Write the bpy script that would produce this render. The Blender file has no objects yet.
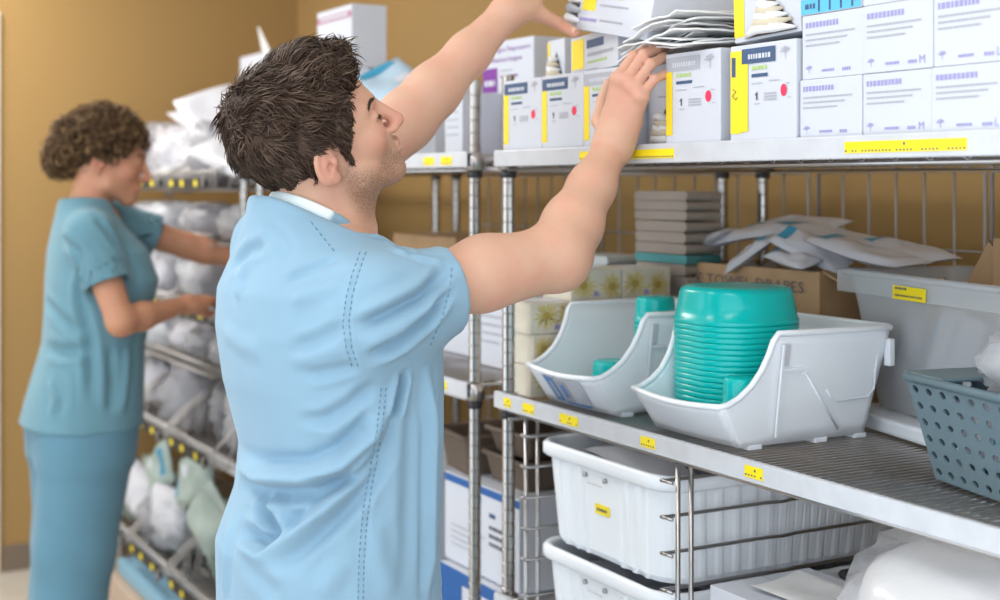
import bpy, bmesh, math, random
import numpy as np
from mathutils import Vector, Matrix
from mathutils.bvhtree import BVHTree
SC = bpy.context.scene
COL = SC.collection
random.seed(7)
RNG = np.random.default_rng(7)

# ---------------------------------------------------------------- helpers
def tag(o, label=None, cat=None, group=None, kind=None):
    if label: o['label'] = label
    if cat: o['category'] = cat
    if group: o['group'] = group
    if kind: o['kind'] = kind
    return o

def empty(name, loc=(0, 0, 0), rz=0.0, label=None, cat=None, group=None):
    o = bpy.data.objects.new(name, None)
    COL.objects.link(o)
    o.location = loc
    o.rotation_euler = (0, 0, rz)
    o.empty_display_size = .05
    return tag(o, label, cat, group)

def rotm(rx=0, ry=0, rz=0):
    return Matrix.Rotation(rz, 3, 'Z') @ Matrix.Rotation(ry, 3, 'Y') @ Matrix.Rotation(rx, 3, 'X')

def text_geo(s, size):
    cu = bpy.data.curves.new('txt', 'FONT')
    cu.body = s; cu.size = size; cu.resolution_u = 2
    ob = bpy.data.objects.new('txt', cu)
    COL.objects.link(ob)
    dg = bpy.context.evaluated_depsgraph_get()
    me = ob.evaluated_get(dg).to_mesh()
    vs = [tuple(v.co) for v in me.vertices]
    fs = [tuple(p.vertices) for p in me.polygons]
    ob.evaluated_get(dg).to_mesh_clear()
    bpy.data.objects.remove(ob); bpy.data.curves.remove(cu)
    return vs, fs
_txt = {}
def text_cached(s, size):
    if (s, size) not in _txt: _txt[(s, size)] = text_geo(s, size)
    return _txt[(s, size)]

class MB:
    """collects shapes, links them as one mesh object"""
    def __init__(s): s.v = []; s.f = []; s.m = []; s.sm = []
    def add(s, vs, fs, mi=0, smooth=False):
        b = len(s.v); s.v += [tuple(v) for v in vs]
        for f in fs:
            s.f.append([i + b for i in f]); s.m.append(mi); s.sm.append(smooth)
        return s
    def box(s, c, size, mi=0, rot=None, bev=0.0):
        hx, hy, hz = [a / 2 for a in size]
        if bev <= 0:
            vs = [(x * hx, y * hy, z * hz) for x in (-1, 1) for y in (-1, 1) for z in (-1, 1)]
            fs = [(0, 1, 3, 2), (4, 6, 7, 5), (0, 4, 5, 1), (2, 3, 7, 6), (0, 2, 6, 4), (1, 5, 7, 3)]
        else:
            bm = bmesh.new(); bmesh.ops.create_cube(bm, size=1)
            for v in bm.verts: v.co = Vector((v.co.x * 2 * hx, v.co.y * 2 * hy, v.co.z * 2 * hz))
            bmesh.ops.bevel(bm, geom=bm.edges[:], offset=bev, segments=2, affect='EDGES', profile=.5)
            bm.verts.index_update()
            vs = [tuple(v.co) for v in bm.verts]; fs = [tuple(v.index for v in f.verts) for f in bm.faces]
            bm.free()
        if rot is not None: vs = [rot @ Vector(v) for v in vs]
        return s.add([(v[0] + c[0], v[1] + c[1], v[2] + c[2]) for v in vs], fs, mi)
    def quad(s, pts, mi=0): return s.add(pts, [tuple(range(len(pts)))], mi)
    def tube(s, path, r, n=6, mi=0, closed=False, caps=True, smooth=True):
        P = [Vector(p) for p in path]; L = len(P)
        rs = r if isinstance(r, (list, tuple)) else [r] * L
        rings = []; up = None
        for i in range(L):
            a = P[(i - 1) % L] if (closed or i > 0) else P[i]
            b = P[(i + 1) % L] if (closed or i < L - 1) else P[i]
            t = (b - a)
            t = t.normalized() if t.length > 1e-9 else Vector((0, 0, 1))
            if up is None:
                up = t.orthogonal().normalized()
            up = (up - t * up.dot(t))
            up = up.normalized() if up.length > 1e-6 else t.orthogonal().normalized()
            w = t.cross(up)
            rings.append([P[i] + (up * math.cos(2 * math.pi * k / n) + w * math.sin(2 * math.pi * k / n)) * rs[i] for k in range(n)])
        vs = [p for rg in rings for p in rg]; fs = []
        for i in range(L if closed else L - 1):
            j = (i + 1) % L
            for k in range(n):
                fs.append((i * n + k, i * n + (k + 1) % n, j * n + (k + 1) % n, j * n + k))
        if caps and not closed:
            fs.append(tuple(range(n - 1, -1, -1))); fs.append(tuple((L - 1) * n + k for k in range(n)))
        return s.add(vs, fs, mi, smooth)
    def lathe(s, prof, c=(0, 0, 0), n=24, mi=0, smooth=True, rot=None, cap=False, sq=None):
        """prof: [(r,z)]; sq: superellipse exponent for rounded-square section"""
        vs = []; fs = []
        for (r, z) in prof:
            for k in range(n):
                a = 2 * math.pi * k / n
                q = 1.0
                if sq: q = (abs(math.cos(a)) ** sq + abs(math.sin(a)) ** sq) ** (-1.0 / sq)
                v = Vector((r * q * math.cos(a), r * q * math.sin(a), z))
                if rot is not None: v = rot @ v
                vs.append((v.x + c[0], v.y + c[1], v.z + c[2]))
        for i in range(len(prof) - 1):
            for k in range(n):
                fs.append((i * n + k, i * n + (k + 1) % n, (i + 1) * n + (k + 1) % n, (i + 1) * n + k))
        if cap:
            fs.append(tuple(range(n - 1, -1, -1))); fs.append(tuple((len(prof) - 1) * n + k for k in range(n)))
        return s.add(vs, fs, mi, smooth)
    def text(s, body, size, origin, mi=0, xdir=(1, 0, 0), zdir=(0, 0, 1), width=None):
        vs, fs = text_cached(body, size)
        if not vs: return s
        X = Vector(xdir); Z = Vector(zdir); O = Vector(origin)
        k = 1.0
        if width: k = width / max(v[0] for v in vs)
        return s.add([O + X * v[0] * k + Z * v[1] for v in vs], fs, mi)
    def grid(s, fn, nu, nv, mi=0, smooth=True, closed_u=False):
        vs = [fn(i / nu, j / nv) for j in range(nv + 1) for i in range(nu + (0 if closed_u else 1))]
        w = nu if closed_u else nu + 1
        fs = []
        for j in range(nv):
            for i in range(nu):
                i2 = (i + 1) % w
                fs.append((j * w + i, j * w + i2, (j + 1) * w + i2, (j + 1) * w + i))
        return s.add(vs, fs, mi, smooth)
    def mesh(s, name, mats):
        me = bpy.data.meshes.new(name)
        me.from_pydata(s.v, [], s.f); me.update()
        for m in (mats if isinstance(mats, (list, tuple)) else [mats]): me.materials.append(m)
        me.polygons.foreach_set('material_index', s.m)
        me.polygons.foreach_set('use_smooth', s.sm)
        me.update()
        return me
    def build(s, name, mats, parent=None, loc=None, rot=None, recalc=False):
        me = s.mesh(name, mats)
        if recalc:
            bm = bmesh.new(); bm.from_mesh(me); bmesh.ops.recalc_face_normals(bm, faces=bm.faces[:]); bm.to_mesh(me); bm.free()
        o = bpy.data.objects.new(name, me); COL.objects.link(o)
        if parent: o.parent = parent
        if loc: o.location = loc
        if rot: o.rotation_euler = rot
        return o

def copy_tree(o, parent=None, loc=None, rz=None):
    c = o.copy(); COL.objects.link(c); c.parent = parent
    if loc is not None: c.location = loc
    if rz is not None: c.rotation_euler[2] = rz
    for ch in list(o.children): copy_tree(ch, c)
    return c

# ---------------------------------------------------------------- materials
def mat(name, col, rough=.5, metal=0.0, trans=0.0, alpha=1.0, emit=None, es=1.0, noise=0.0, nscale=20.0, bump=0.0, bscale=60.0, sss=0.0, ior=1.45, coat=0.0, sheen=0.0, spec=.5):
    m = bpy.data.materials.new(name); m.use_nodes = True
    nt = m.node_tree; b = nt.nodes['Principled BSDF']
    def S(k, v):
        if k in b.inputs: b.inputs[k].default_value = v
    c = (*col, 1.0)
    S('Base Color', c); S('Roughness', rough); S('Metallic', metal); S('Transmission Weight', trans); S('Alpha', alpha); S('IOR', ior)
    S('Coat Weight', coat); S('Sheen Weight', sheen); S('Specular IOR Level', spec)
    if sss: S('Subsurface Weight', sss); S('Subsurface Radius', (1.0, .35, .2)); S('Subsurface Scale', .01)
    if emit: S('Emission Color', (*emit, 1)); S('Emission Strength', es)
    tc = nt.nodes.new('ShaderNodeTexCoord')
    if noise:
        n = nt.nodes.new('ShaderNodeTexNoise'); n.inputs['Scale'].default_value = nscale; n.inputs['Detail'].default_value = 4
        nt.links.new(tc.outputs['Object'], n.inputs['Vector'])
        r = nt.nodes.new('ShaderNodeMapRange'); r.inputs[1].default_value = .3; r.inputs[2].default_value = .7
        r.inputs[3].default_value = 1 - noise; r.inputs[4].default_value = 1 + noise
        nt.links.new(n.outputs['Fac'], r.inputs[0])
        mx = nt.nodes.new('ShaderNodeVectorMath'); mx.operation = 'SCALE'; mx.inputs[0].default_value = col
        nt.links.new(r.outputs[0], mx.inputs['Scale']); nt.links.new(mx.outputs[0], b.inputs['Base Color'])
    if bump:
        n2 = nt.nodes.new('ShaderNodeTexNoise'); n2.inputs['Scale'].default_value = bscale; n2.inputs['Detail'].default_value = 5
        nt.links.new(tc.outputs['Object'], n2.inputs['Vector'])
        bp = nt.nodes.new('ShaderNodeBump'); bp.inputs['Strength'].default_value = bump; bp.inputs['Distance'].default_value = .004
        nt.links.new(n2.outputs['Fac'], bp.inputs['Height']); nt.links.new(bp.outputs[0], b.inputs['Normal'])
    return m

def film_mat(name, col, opacity=.35, rough=.25, bump=.4, bscale=25):
    """thin plastic film / frosted sheet: part see-through, part glossy"""
    m = mat(name, col, rough=rough, bump=bump, bscale=bscale)
    nt = m.node_tree; b = nt.nodes['Principled BSDF']; out = nt.nodes['Material Output']
    tr = nt.nodes.new('ShaderNodeBsdfTransparent'); mx = nt.nodes.new('ShaderNodeMixShader')
    mx.inputs[0].default_value = opacity
    nt.links.new(tr.outputs[0], mx.inputs[1]); nt.links.new(b.outputs[0], mx.inputs[2]); nt.links.new(mx.outputs[0], out.inputs['Surface'])
    return m

M = {}
M['wall'] = mat('tan_paint', (.375, .230, .082), rough=.8, bump=.05, bscale=120)
M['ceil'] = mat('ceiling_white', (.85, .85, .83), rough=.9)
M['floor'] = mat('vinyl_floor', (.50, .45, .38), rough=.35, noise=.08, nscale=8)
M['trim'] = mat('cream_trim', (.86, .83, .77), rough=.4)
M['base'] = mat('rubber_baseboard', (.20, .15, .11), rough=.5)
M['chrome'] = mat('chrome_wire', (.46, .45, .45), rough=.28, metal=1.0)
M['chrome_d'] = mat('chrome_shelf_wire', (.52, .50, .50), rough=.3, metal=1.0)
M['gridm'] = mat('grid_wire', (.42, .40, .39), rough=.4, metal=.3)
M['post'] = mat('chrome_post', (.50, .48, .46), rough=.25, metal=1.0)
M['black'] = mat('black_plastic', (.03, .03, .032), rough=.4)
M['lip'] = mat('label_holder_white', (.58, .60, .64), rough=.28, noise=.05, nscale=30)
M['white'] = mat('white_card', (.60, .625, .69), rough=.45, bump=.08, bscale=30)
M['yellow'] = mat('yellow_print', (.92, .70, .02), rough=.45)
M['ytag'] = mat('yellow_tag', (.95, .75, .01), rough=.4)
M['ink'] = mat('dark_ink', (.10, .10, .12), rough=.6)
M['navy'] = mat('navy_print', (.045, .09, .19), rough=.5)
M['grey'] = mat('grey_print', (.42, .43, .48), rough=.6)
M['lgrey'] = mat('light_grey_print', (.62, .63, .68), rough=.6)
M['green'] = mat('green_print', (.45, .62, .22), rough=.6)
M['red'] = mat('red_dot', (.85, .03, .10), rough=.5)
M['lav'] = mat('lavender_print', (.33, .31, .60), rough=.5)
M['purple'] = mat('purple_print', (.20, .03, .30), rough=.5)
M['cyan'] = mat('cyan_print', (.10, .48, .80), rough=.45)
M['kraft'] = mat('corrugated_card', (.47, .30, .16), rough=.8, noise=.08, nscale=12, bump=.1, bscale=40)
M['kraft_in'] = mat('card_edge', (.20, .11, .06), rough=.9)
M['teal'] = mat('teal_plastic', (.0, .50, .48), rough=.22, sss=.0)
M['bin'] = mat('white_bin_plastic', (.87, .91, .96), rough=.3, bump=.03, bscale=150)
M['paper'] = mat('tissue_paper', (.80, .80, .80), rough=.7, noise=.06, nscale=25)
M['pouch'] = mat('white_pouch', (.56, .56, .60), rough=.4, bump=.3, bscale=30)
M['pblue'] = mat('pouch_blue', (.03, .28, .46), rough=.4)
M['pbag'] = mat('pale_blue_bag', (.42, .55, .66), rough=.3, bump=.4, bscale=30)
M['greenp'] = mat('green_packet', (.38, .46, .42), rough=.4, bump=.3, bscale=30)
M['film'] = film_mat('clear_film', (.82, .83, .87), .42, .16, .8, 22)
M['tote'] = film_mat('frosted_tote', (.74, .78, .82), .32, .3, .1, 10)
M['slate'] = mat('grey_blue_plastic', (.115, .18, .215), rough=.4)
M['sblue'] = mat('box_blue', (.02, .11, .35), rough=.45)
M['dark'] = mat('dark_box', (.05, .045, .045), rough=.6)
M['brown'] = mat('dark_brown_item', (.13, .095, .07), rough=.6)
M['greyplastic'] = mat('grey_basket_bar', (.045, .04, .038), rough=.6, spec=.2)

# ---------------------------------------------------------------- camera
F_PX = 1389.0
CAM = Vector((2.362, -1.3077, 1.5)); CS, CC = .4824, .8759
cd = bpy.data.cameras.new('camera'); cam = bpy.data.objects.new('camera', cd); COL.objects.link(cam)
cam.location = CAM
cam.rotation_euler = (math.pi / 2, 0, math.atan2(CC, CS))      # forward = (-CC, CS, 0)
cd.sensor_width = 36.0; cd.lens = 36.0 * F_PX / 1000.0; cd.shift_y = -.117
cd.clip_start = .05; cd.clip_end = 60
cd.dof.use_dof = True; cd.dof.focus_distance = 2.03; cd.dof.aperture_fstop = 3.2
SC.camera = cam
def P3(X, Z, z):                         # a place in the room: X m to the right of the lens axis, Z m away, height z
    return Vector((CAM.x + X * CS - Z * CC, CAM.y + X * CC + Z * CS, z))
def PP(px, py, Z):                       # the place seen at a photo point, Z m away
    return P3((px - 500) / F_PX * Z, Z, 1.5 + (183 - py) / F_PX * Z)
def _ray(px, py):
    a = (px - 500) / F_PX; b = (183 - py) / F_PX
    return Vector((a * CS - CC, a * CC + CS, b))
def PY(px, py, y):                       # the place seen at a photo point on the vertical plane y
    d = _ray(px, py); return CAM + d * ((y - CAM.y) / d.y)
def PX(px, py, x):
    d = _ray(px, py); return CAM + d * ((x - CAM.x) / d.x)
def PZ(px, py, z):
    d = _ray(px, py); return CAM + d * ((z - CAM.z) / d.z)

# ---------------------------------------------------------------- room
WY = .80; EX = -3.26; CH = 2.75
def struct(name, mb, m, **k):
    o = mb.build(name, m, **k); o['kind'] = 'structure'; return o
struct('floor', MB().box((0, -1.2, -.03), (7.2, 4.6, .06)), M['floor'])
struct('ceiling', MB().box((0, -1.2, CH + .03), (7.2, 4.6, .06)), M['ceil'])
struct('wall_back', MB().box((.1, WY + .05, CH / 2), (6.82, .1, CH)), M['wall'])
# end wall with a door opening at its near end
DY = -.425
mb = MB(); mb.box((EX - .05, (WY + DY) / 2 + .05, CH / 2), (.1, WY - DY + .1, CH)); mb.box((EX - .05, DY - .48, (CH + 2.1) / 2), (.1, .96, CH - 2.1)); mb.box((EX - .05, -2.4, CH / 2), (.1, 1.92, CH))
struct('wall_end', mb, M['wall'])
mb = MB(); mb.box((EX + .008, DY - .035, 1.08), (.02, .09, 2.16), bev=.004); mb.box((EX + .008, DY - .96 + .015, 1.08), (.02, .09, 2.16), bev=.004); mb.box((EX + .008, DY - .47, 2.145), (.0202, .85, .09), bev=.004)
mb.box((EX - .05, DY + .0, 1.05), (.1, .02, 2.1)); mb.box((EX - .05, DY - .96, 1.05), (.1, .02, 2.1)); mb.box((EX - .05, DY - .48, 2.1), (.1, .94, .02))
struct('trim_1', mb, M['trim'])
mb = MB(); mb.box((EX - .045, DY - .48, 1.045), (.045, .93, 2.07), bev=.003)
door = struct('door_1', mb, M['trim'])
MB().tube([(0, 0, 0), (.05, 0, 0), (.055, .02, 0), (.055, .11, 0)], .009, 8).build('door_handle', M['chrome'], door, loc=(EX - .022, DY - .88, 1.0))
struct('baseboard_end', MB().box((EX + .006, (WY + DY) / 2 + .01, .05), (.012, WY - DY - .03, .1), bev=.002), M['base'])
struct('baseboard_back', MB().box((.1, WY - .006, .05), (6.7, .012, .1), bev=.002), M['base'])

# ---------------------------------------------------------------- wire racks
def post_mb(h):
    prof = []; z = .02
    prof += [(.0, 0.0), (.016, 0.0), (.016, .018), (.0127, .02)]
    z = .0254
    while z < h - .01:
        prof += [(.0127, z), (.0112, z + .0012), (.0112, z + .0026), (.0127, z + .0038)]
        z += .0254
    prof += [(.0127, h - .002), (.0115, h), (0, h)]
    return MB().lathe(prof, n=14, smooth=False)
def wire_shelf_mb(x0, x1, y0, y1, top, td=.034):
    mb = MB(); r = .0024
    n = int((x1 - x0 - .04) / .0162); dx = (x1 - x0 - .04) / n
    for i in range(n + 1):
        x = x0 + .02 + i * dx
        mb.tube([(x, y0 + .004, top - .02), (x, y0 + .006, top - .004), (x, y0 + .012, top - r), (x, y1 - .012, top - r), (x, y1 - .006, top - .004), (x, y1 - .004, top - .02)], r, 5, caps=False)
    for y in (y0 + .003, y1 - .003):
        for z in (top - .008, top - td):
            mb.tube([(x0, y, z), (x1, y, z)], .0034, 6)
        m_ = int((x1 - x0) / .03); pts = []
        for i in range(m_ + 1):
            pts.append((x0 + (x1 - x0) * i / m_, y, top - .010 if i % 2 else top - td + .002))
        mb.tube(pts, .0022, 5)
    for x in (x0 + .003, x1 - .003):
        for z in (top - .008, top - .034): mb.tube([(x, y0, z), (x, y1, z)], .0034, 6)
    for k in range(1, 4):
        y = y0 + (y1 - y0) * k / 4
        mb.tube([(x0, y, top - .0078), (x1, y, top - .0078)], .003, 6)
        m_ = int((x1 - x0) / .0324); pts = []
        for i in range(m_ + 1): pts.append((x0 + (x1 - x0) * i / m_, y, top - .011 if i % 2 else top - .026))
        mb.tube(pts, .0022, 5); mb.tube([(x0, y, top - .028), (x1, y, top - .028)], .003, 6)
    return mb
DEPTH = .655
T1, T2 = 1.560, 1.092
def lip_mb(x0, x1, top, h=.029):
    return MB().box(((x0 + x1) / 2, -.0125, top - h / 2), (x1 - x0, .003, h), bev=.0008).box(((x0 + x1) / 2, -.009, top + .0005), (x1 - x0, .008, .0016)).box(((x0 + x1) / 2, -.010, top - h), (x1 - x0, .006, .0016))
def rack(x0, x1, levels, label, height=1.71):
    t = empty('wire_rack', (x0, 0, 0), 0, label, 'shelving rack', 'chrome wire racks along the wall')
    W = x1 - x0
    pm = post_mb(height)
    first = None
    for (x, y) in ((0, 0.012), (W, 0.012), (0, DEPTH - .012), (W, DEPTH - .012)):
        if first is None: first = pm.build('post', M['post'], t, loc=(x, y, 0)); o = first
        else: o = first.copy(); COL.objects.link(o); o.parent = t; o.location = (x, y, 0)
    shelves = []
    for L in levels:
        s = wire_shelf_mb(.018, W - .018, 0, DEPTH, L - (.014 if (x0 == 0.0 and L == T2) else 0), .020 if (x0 == 0.0 and L == T2) else .034).build('wire_shelf', M['chrome_d'], t)
        for (x, y) in ((0, 0.012), (W, 0.012), (0, DEPTH - .012), (W, DEPTH - .012)):
            MB().lathe([(.0127, L - .050), (.0155, L - .049), (.0160, L - .036), (.0127, L - .034)], c=(x, y, 0), n=14).build('collar', M['black'], s)
            MB().lathe([(.0127, L - .034), (.0200, L - .034), (.0190, L), (.0127, L + .001)], c=(x, y, 0), n=14).build('corner_sleeve', M['chrome_d'], s)
        lip_mb(-.012, W + .012, L + .002).build('label_strip', M['lip'], s)
        shelves.append(s)
    return t, shelves
def shelf_tag(shelf, x, top, w, h=.017, mark=True):
    """yellow tag stuck on a label strip; x in rack coordinates"""
    mb = MB().box((x + w / 2, -.0145, top - .015), (w, .0012, h), 0)
    if mark:
        n = max(2, int(w / .006)); y = -.0152
        for i in range(n):
            if random.random() < .8:
                a = x + w * (i + .2) / n
                mb.quad([(a, y, top - .021), (a + w / n * .55, y, top - .021), (a + w / n * .55, y, top - .0185), (a, y, top - .0185)], 1)
                if i == n // 2: mb.quad([(a, y, top - .014), (a + .004, y, top - .014), (a + .004, y, top - .010), (a, y, top - .010)], 1)
    return mb.build('shelf_tag', [M['ytag'], M['ink']], shelf)

rackA, shA = rack(0.0, 1.75, [T1, T2, .70, .16], 'nearest chrome wire rack, stocked with white glove boxes, white bins and totes')
rackB, shB = rack(-1.46, -.14, [T1, T2, .45, .16], 'middle chrome wire rack just behind the man, blue-edged cartons on it')
rackC, shC = rack(-3.10, -1.60, [T1, 1.12, .66, .18], 'farthest chrome wire rack beside the woman, hung with wire baskets of packets', 1.60)
for px in (508, 521): pass
def tag_on(shelf, x0, top, pxa, pxb, **k):
    a = PY(pxa, 183, -.014).x; b = PY(pxb, 183, -.014).x
    return shelf_tag(shelf, a - x0, top, b - a, **k)
for a, b in ((580, 674), (845, 967)): tag_on(shA[0], 0, T1 + .002, a, b, h=.015)
for a, b in ((504, 511), (523, 534), (560, 578), (641, 655), (745, 763)): tag_on(shA[1], 0, T2 + .003, a, b)
for a, b in ((424, 434), (441, 452)): tag_on(shB[0], -1.46, T1 + .001, a, b)
tag_on(shB[1], -1.46, T2 + .002, 441, 447)
# ---------------------------------------------------------------- cartons
def arch_logo(mb, x, z, s, y, mi, X=(1, 0, 0), O=(0, 0, 0)):
    """small open-umbrella mark: an arch of spokes on a stem"""
    for k in range(5):
        a = math.radians(30 + 30 * k); b = a + .3
        p = [(x, z), (x + s * math.cos(a), z + s * .8 * math.sin(a)), (x + s * math.cos(b), z + s * .8 * math.sin(b))]
        mb.quad([(q[0], y, q[1]) for q in p], mi)
    mb.quad([(x - s * .06, y, z - s * .7), (x + s * .06, y, z - s * .7), (x + s * .06, y, z), (x - s * .06, y, z)], mi)
def bars(mb, x0, x1, z, h, y, mi, seed=0, word=(.5, 1.6)):
    """a line of print too small to read: broken dashes"""
    r = random.Random(seed * 7.13 + x0 * 91 + z * 37); x = x0
    while x < x1 - h * .4:
        w_ = min(h * r.uniform(*word), x1 - x)
        mb.quad([(x, y, z), (x + w_, y, z), (x + w_, y, z + h), (x, y, z + h)], mi); x += w_ + h * .28
def rect(mb, x0, x1, z0, z1, y, mi): mb.quad([(x0, y, z0), (x1, y, z0), (x1, y, z1), (x0, y, z1)], mi)
BOXM = lambda: [M['white'], M['yellow'], M['navy'], M['grey'], M['green'], M['red'], M['ink'], M['lav'], M['purple'], M['cyan'], M['kraft_in']]
def carton_mb(w, d, h):
    mb = MB().box((w / 2, d / 2, h / 2), (w, d, h), 0, bev=.0012)
    # closing flap line on the top and a tuck line
    mb.box((w / 2, d / 2, h + .0004), (w * .96, .0018, .0008), 3)
    return mb
def glove_front(mb, w, h, var=0, red=True, hy=0):
    y = -.0006
    rect(mb, .001, w * .13, h * .10, h * .80, y, 1)
    rect(mb, w * .02, w * .64, h * .80, h * .955, y - .0002, 2 if var != 2 else 3)
    bars(mb, w * .14, w * .56, h * .845, h * .05, y - .0005, 0, var, (.4, .9))
    arch_logo(mb, w * .82, h * .87, w * .10, y, 3)
    bars(mb, w * .20, w * .48, h * .73, h * .04, y, 4, var + 1)
    rect(mb, w * .20, w * .50, h * .655, h * .69, y, 2)
    bars(mb, w * .52, w * .72, h * .60, h * .012, y, 3, var + 2)
    bars(mb, w * .20, w * .40, h * .585, h * .010, y, 3, var + 3)
    # size figure and small print
    rect(mb, w * .285, w * .31, h * .42, h * .50, y, 6); rect(mb, w * .265, w * .285, h * .47, h * .485, y, 6)
    for i in range(3): bars(mb, w * .43, w * .66, h * (.47 - .03 * i), h * .018, y, 3, var + 5 + i, (.8, 1.5))
    bars(mb, w * .25, w * .36, h * .375, h * .012, y, 3, var + 9)
    if red:
        c = (w * .79, h * .50); n = 14
        mb.quad([(c[0] + w * .055 * math.cos(2 * math.pi * k / n), y, c[1] + h * .062 * math.sin(2 * math.pi * k / n)) for k in range(n)], 5)
    bars(mb, w * .83, w * .90, h * .56, h * .012, y, 3, var + 11); bars(mb, w * .86, w * .92, h * .42, h * .012, y, 3, var + 12)
def crumple(mb, fn, nu, nv, amp, seed, mi=0):
    """a crumpled sheet: fn(u,v)->point, jittered along its normal with folds"""
    r = random.Random(seed); ph = [(r.uniform(2, 7), r.uniform(2, 7), r.uniform(0, 6), r.uniform(.4, 1)) for _ in range(6)]
    def g(u, v):
        p = Vector(fn(u, v)); e = 1e-3
        n = (Vector(fn(u + e, v)) - p).cross(Vector(fn(u, v + e)) - p)
        n = n.normalized() if n.length > 0 else Vector((0, 0, 1))
        s_ = sum(c * (abs(math.sin(a * u * 2 + b * v * 2 + d)) - .5) for a, b, d, c in ph) / 3
        return tuple(p + n * amp * s_)
    mb.grid(g, nu, nv, mi, smooth=False)
def opening(parent, w, h, x, z, y, name='glove_wad', seed=1):
    """torn triangular opening on the face with gloves pushing out of it"""
    mb = MB()
    mb.quad([(x - w / 2, y - .0008, z), (x + w / 2, y - .0008, z), (x + w * .22, y - .0008, z + h * .55), (x, y - .0008, z + h), (x - w * .22, y - .0008, z + h * .55)], 0)
    rr = random.Random(seed)
    for k in range(5):
        a0 = z + h * (.04 + .15 * k); ww = w * (.50 - .08 * k)
        mb.tube([(x - ww, y - .002, a0 + rr.uniform(-.004, .002)), (x - ww * .4, y - .010 - .004 * rr.random(), a0 + h * .10), (x + ww * .3, y - .013, a0 + h * .06 + rr.uniform(-.004, .004)), (x + ww, y - .003, a0 + rr.uniform(0, .006))], [.002, .0075, .0085, .002], 7, 1 + k % 2)
    return mb.build(name, [M['brown'], M['paper'], mat('wad_cream', (.62, .55, .42), rough=.6)], parent)
def carton(name, label, cat, loc, w, d, h, rz=0, rx=0, ry=0, deco=None, group=None, mats=None):
    mb = carton_mb(w, d, h)
    if deco: deco(mb, w, h)
    o = mb.build(name, mats or BOXM(), None, loc=loc, rot=(rx, ry, rz))
    return tag(o, label, cat, group)

ZS = T1 + .001
GB = 'glove boxes along the top shelf edge'
names = ['leftmost white glove box of the front row, beside the rack post', 'second white glove box from the rack post, yellow strip down its edge', 'third white glove box from the rack post, partly behind the raised hand']
for i, lb in enumerate(names):
    carton('glove_box', lb, 'glove box', (.004 + .1445 * i, .0, ZS), .143, .24, .1355, deco=lambda mb, w, h, i=i: glove_front(mb, w, h, i, True), group=GB)
g4 = carton('glove_box', 'white glove box with gloves poking out, set back behind the gripping hand', 'glove box', (.440, .035, ZS), .098, .22, .135, deco=lambda mb, w, h: (bars(mb, .03, .08, .08, .003, -.0006, 3, 3),
       mb.quad([(.088 + .012 * math.cos(k * .5), -.0006, .075 + .010 * math.sin(k * .5)) for k in range(12)], 5)), group=GB)
opening(g4, .088, .058, .050, .004, 0, seed=4)
carton('glove_box', 'white glove box just right of the gripping hand with a red dot', 'glove box', (.545, -.004, ZS), .140, .22, .144, deco=lambda mb, w, h: glove_front(mb, w, h, 2), group=GB)
def deco6(mb, w, h):
    glove_front(mb, w, h, 5)
    # yellow turns the corner onto the side that faces left
for i in range(1):
    b6 = carton('glove_box', 'white glove box with a handwritten mark on its wide yellow edge', 'glove box', (.712, -.006, ZS), .146, .24, .142, deco=None, group=GB)
mbd = MB()
glove_front(mbd, .120, .142, 6)
b6m = MB(); b6m.v = [(x + .026, y - .0006, z) for x, y, z in mbd.v]; b6m.f = mbd.f; b6m.m = mbd.m; b6m.sm = mbd.sm
rect(b6m, .001, .027, .012, .134, -.0009, 1); rect(b6m, .004, .013, .096, .125, -.0013, 2)
b6m.tube([(.008, -.0016, .078), (.014, -.0016, .074), (.006, -.0016, .068), (.014, -.0016, .062), (.018, -.0016, .066)], .0006, 4, 6)
b6m.build('printed_front', BOXM(), b6)
def white_front(mb, w, h, s='M', seed=0):
    y = -.0006
    bars(mb, w * .06, w * .60, h * .80, h * .085, y, 7, seed, (.45, .8))
    for i in range(3): bars(mb, w * .06, w * (.86 - .12 * i), h * (.68 - .085 * i), h * .03, y, 3, seed + i, (.7, 2.4))
    arch_logo(mb, w * .12, h * .15, w * .06, y, 7)
    bars(mb, w * .33, w * .54, h * .10, h * .04, y, 7, seed + 4, (.5, 1.2)); bars(mb, w * .66, w * .79, h * .09, h * .05, y, 7, seed + 6, (.5, .8))
    if s: mb.text(s, h * .17, (w * .81, y, h * .08), 7)
GW = 'white cartons of surgical supplies on the top shelf'
sizes = [['', 'M', 'L'], ['', 'M', 'L']]
pos = {0: 'left', 1: 'middle', 2: 'right'}
for r_ in range(3):
    for c_ in range(4):
        x = .861 + .1225 * c_ + (.002 if r_ == 1 else 0); z = ZS + .0835 * r_ + (.004 if r_ == 2 else 0) + (.002 if r_ == 1 else 0)
        hh = .0825 if r_ == 0 else .089 if r_ == 1 else .085
        z = ZS + (0, .083, .1725)[r_]
        lb = '%s white carton in the %s row at the right end of the top shelf' % (['first', 'second', 'third', 'fourth'][c_], ['bottom', 'middle', 'uppermost'][r_])
        if r_ == 2 and c_ == 0:
            def dblue(mb, w, h):
                rect(mb, .001, w - .001, .001, .022, -.0006, 9)
                for k in range(4): rect(mb, w * (.30 + .18 * k), w * (.33 + .18 * k), .003, .02, -.001, 2)
                bars(mb, .01, .03, .008, .007, -.001, 2, 3)
            carton('supply_carton', 'white carton with a bright blue band on top of the white carton stack', 'carton', (x, .0, z), .1205, .2, .085, deco=dblue, group=GW)
        else:
            carton('supply_carton', lb, 'carton', (x, random.uniform(-.002, .003), z), .1215, .2, hh, deco=lambda mb, w, h, s=(['', 'M', 'L', 'L'][c_]), q=r_ * 5 + c_: white_front(mb, w, h, s, q), group=GW)

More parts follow.
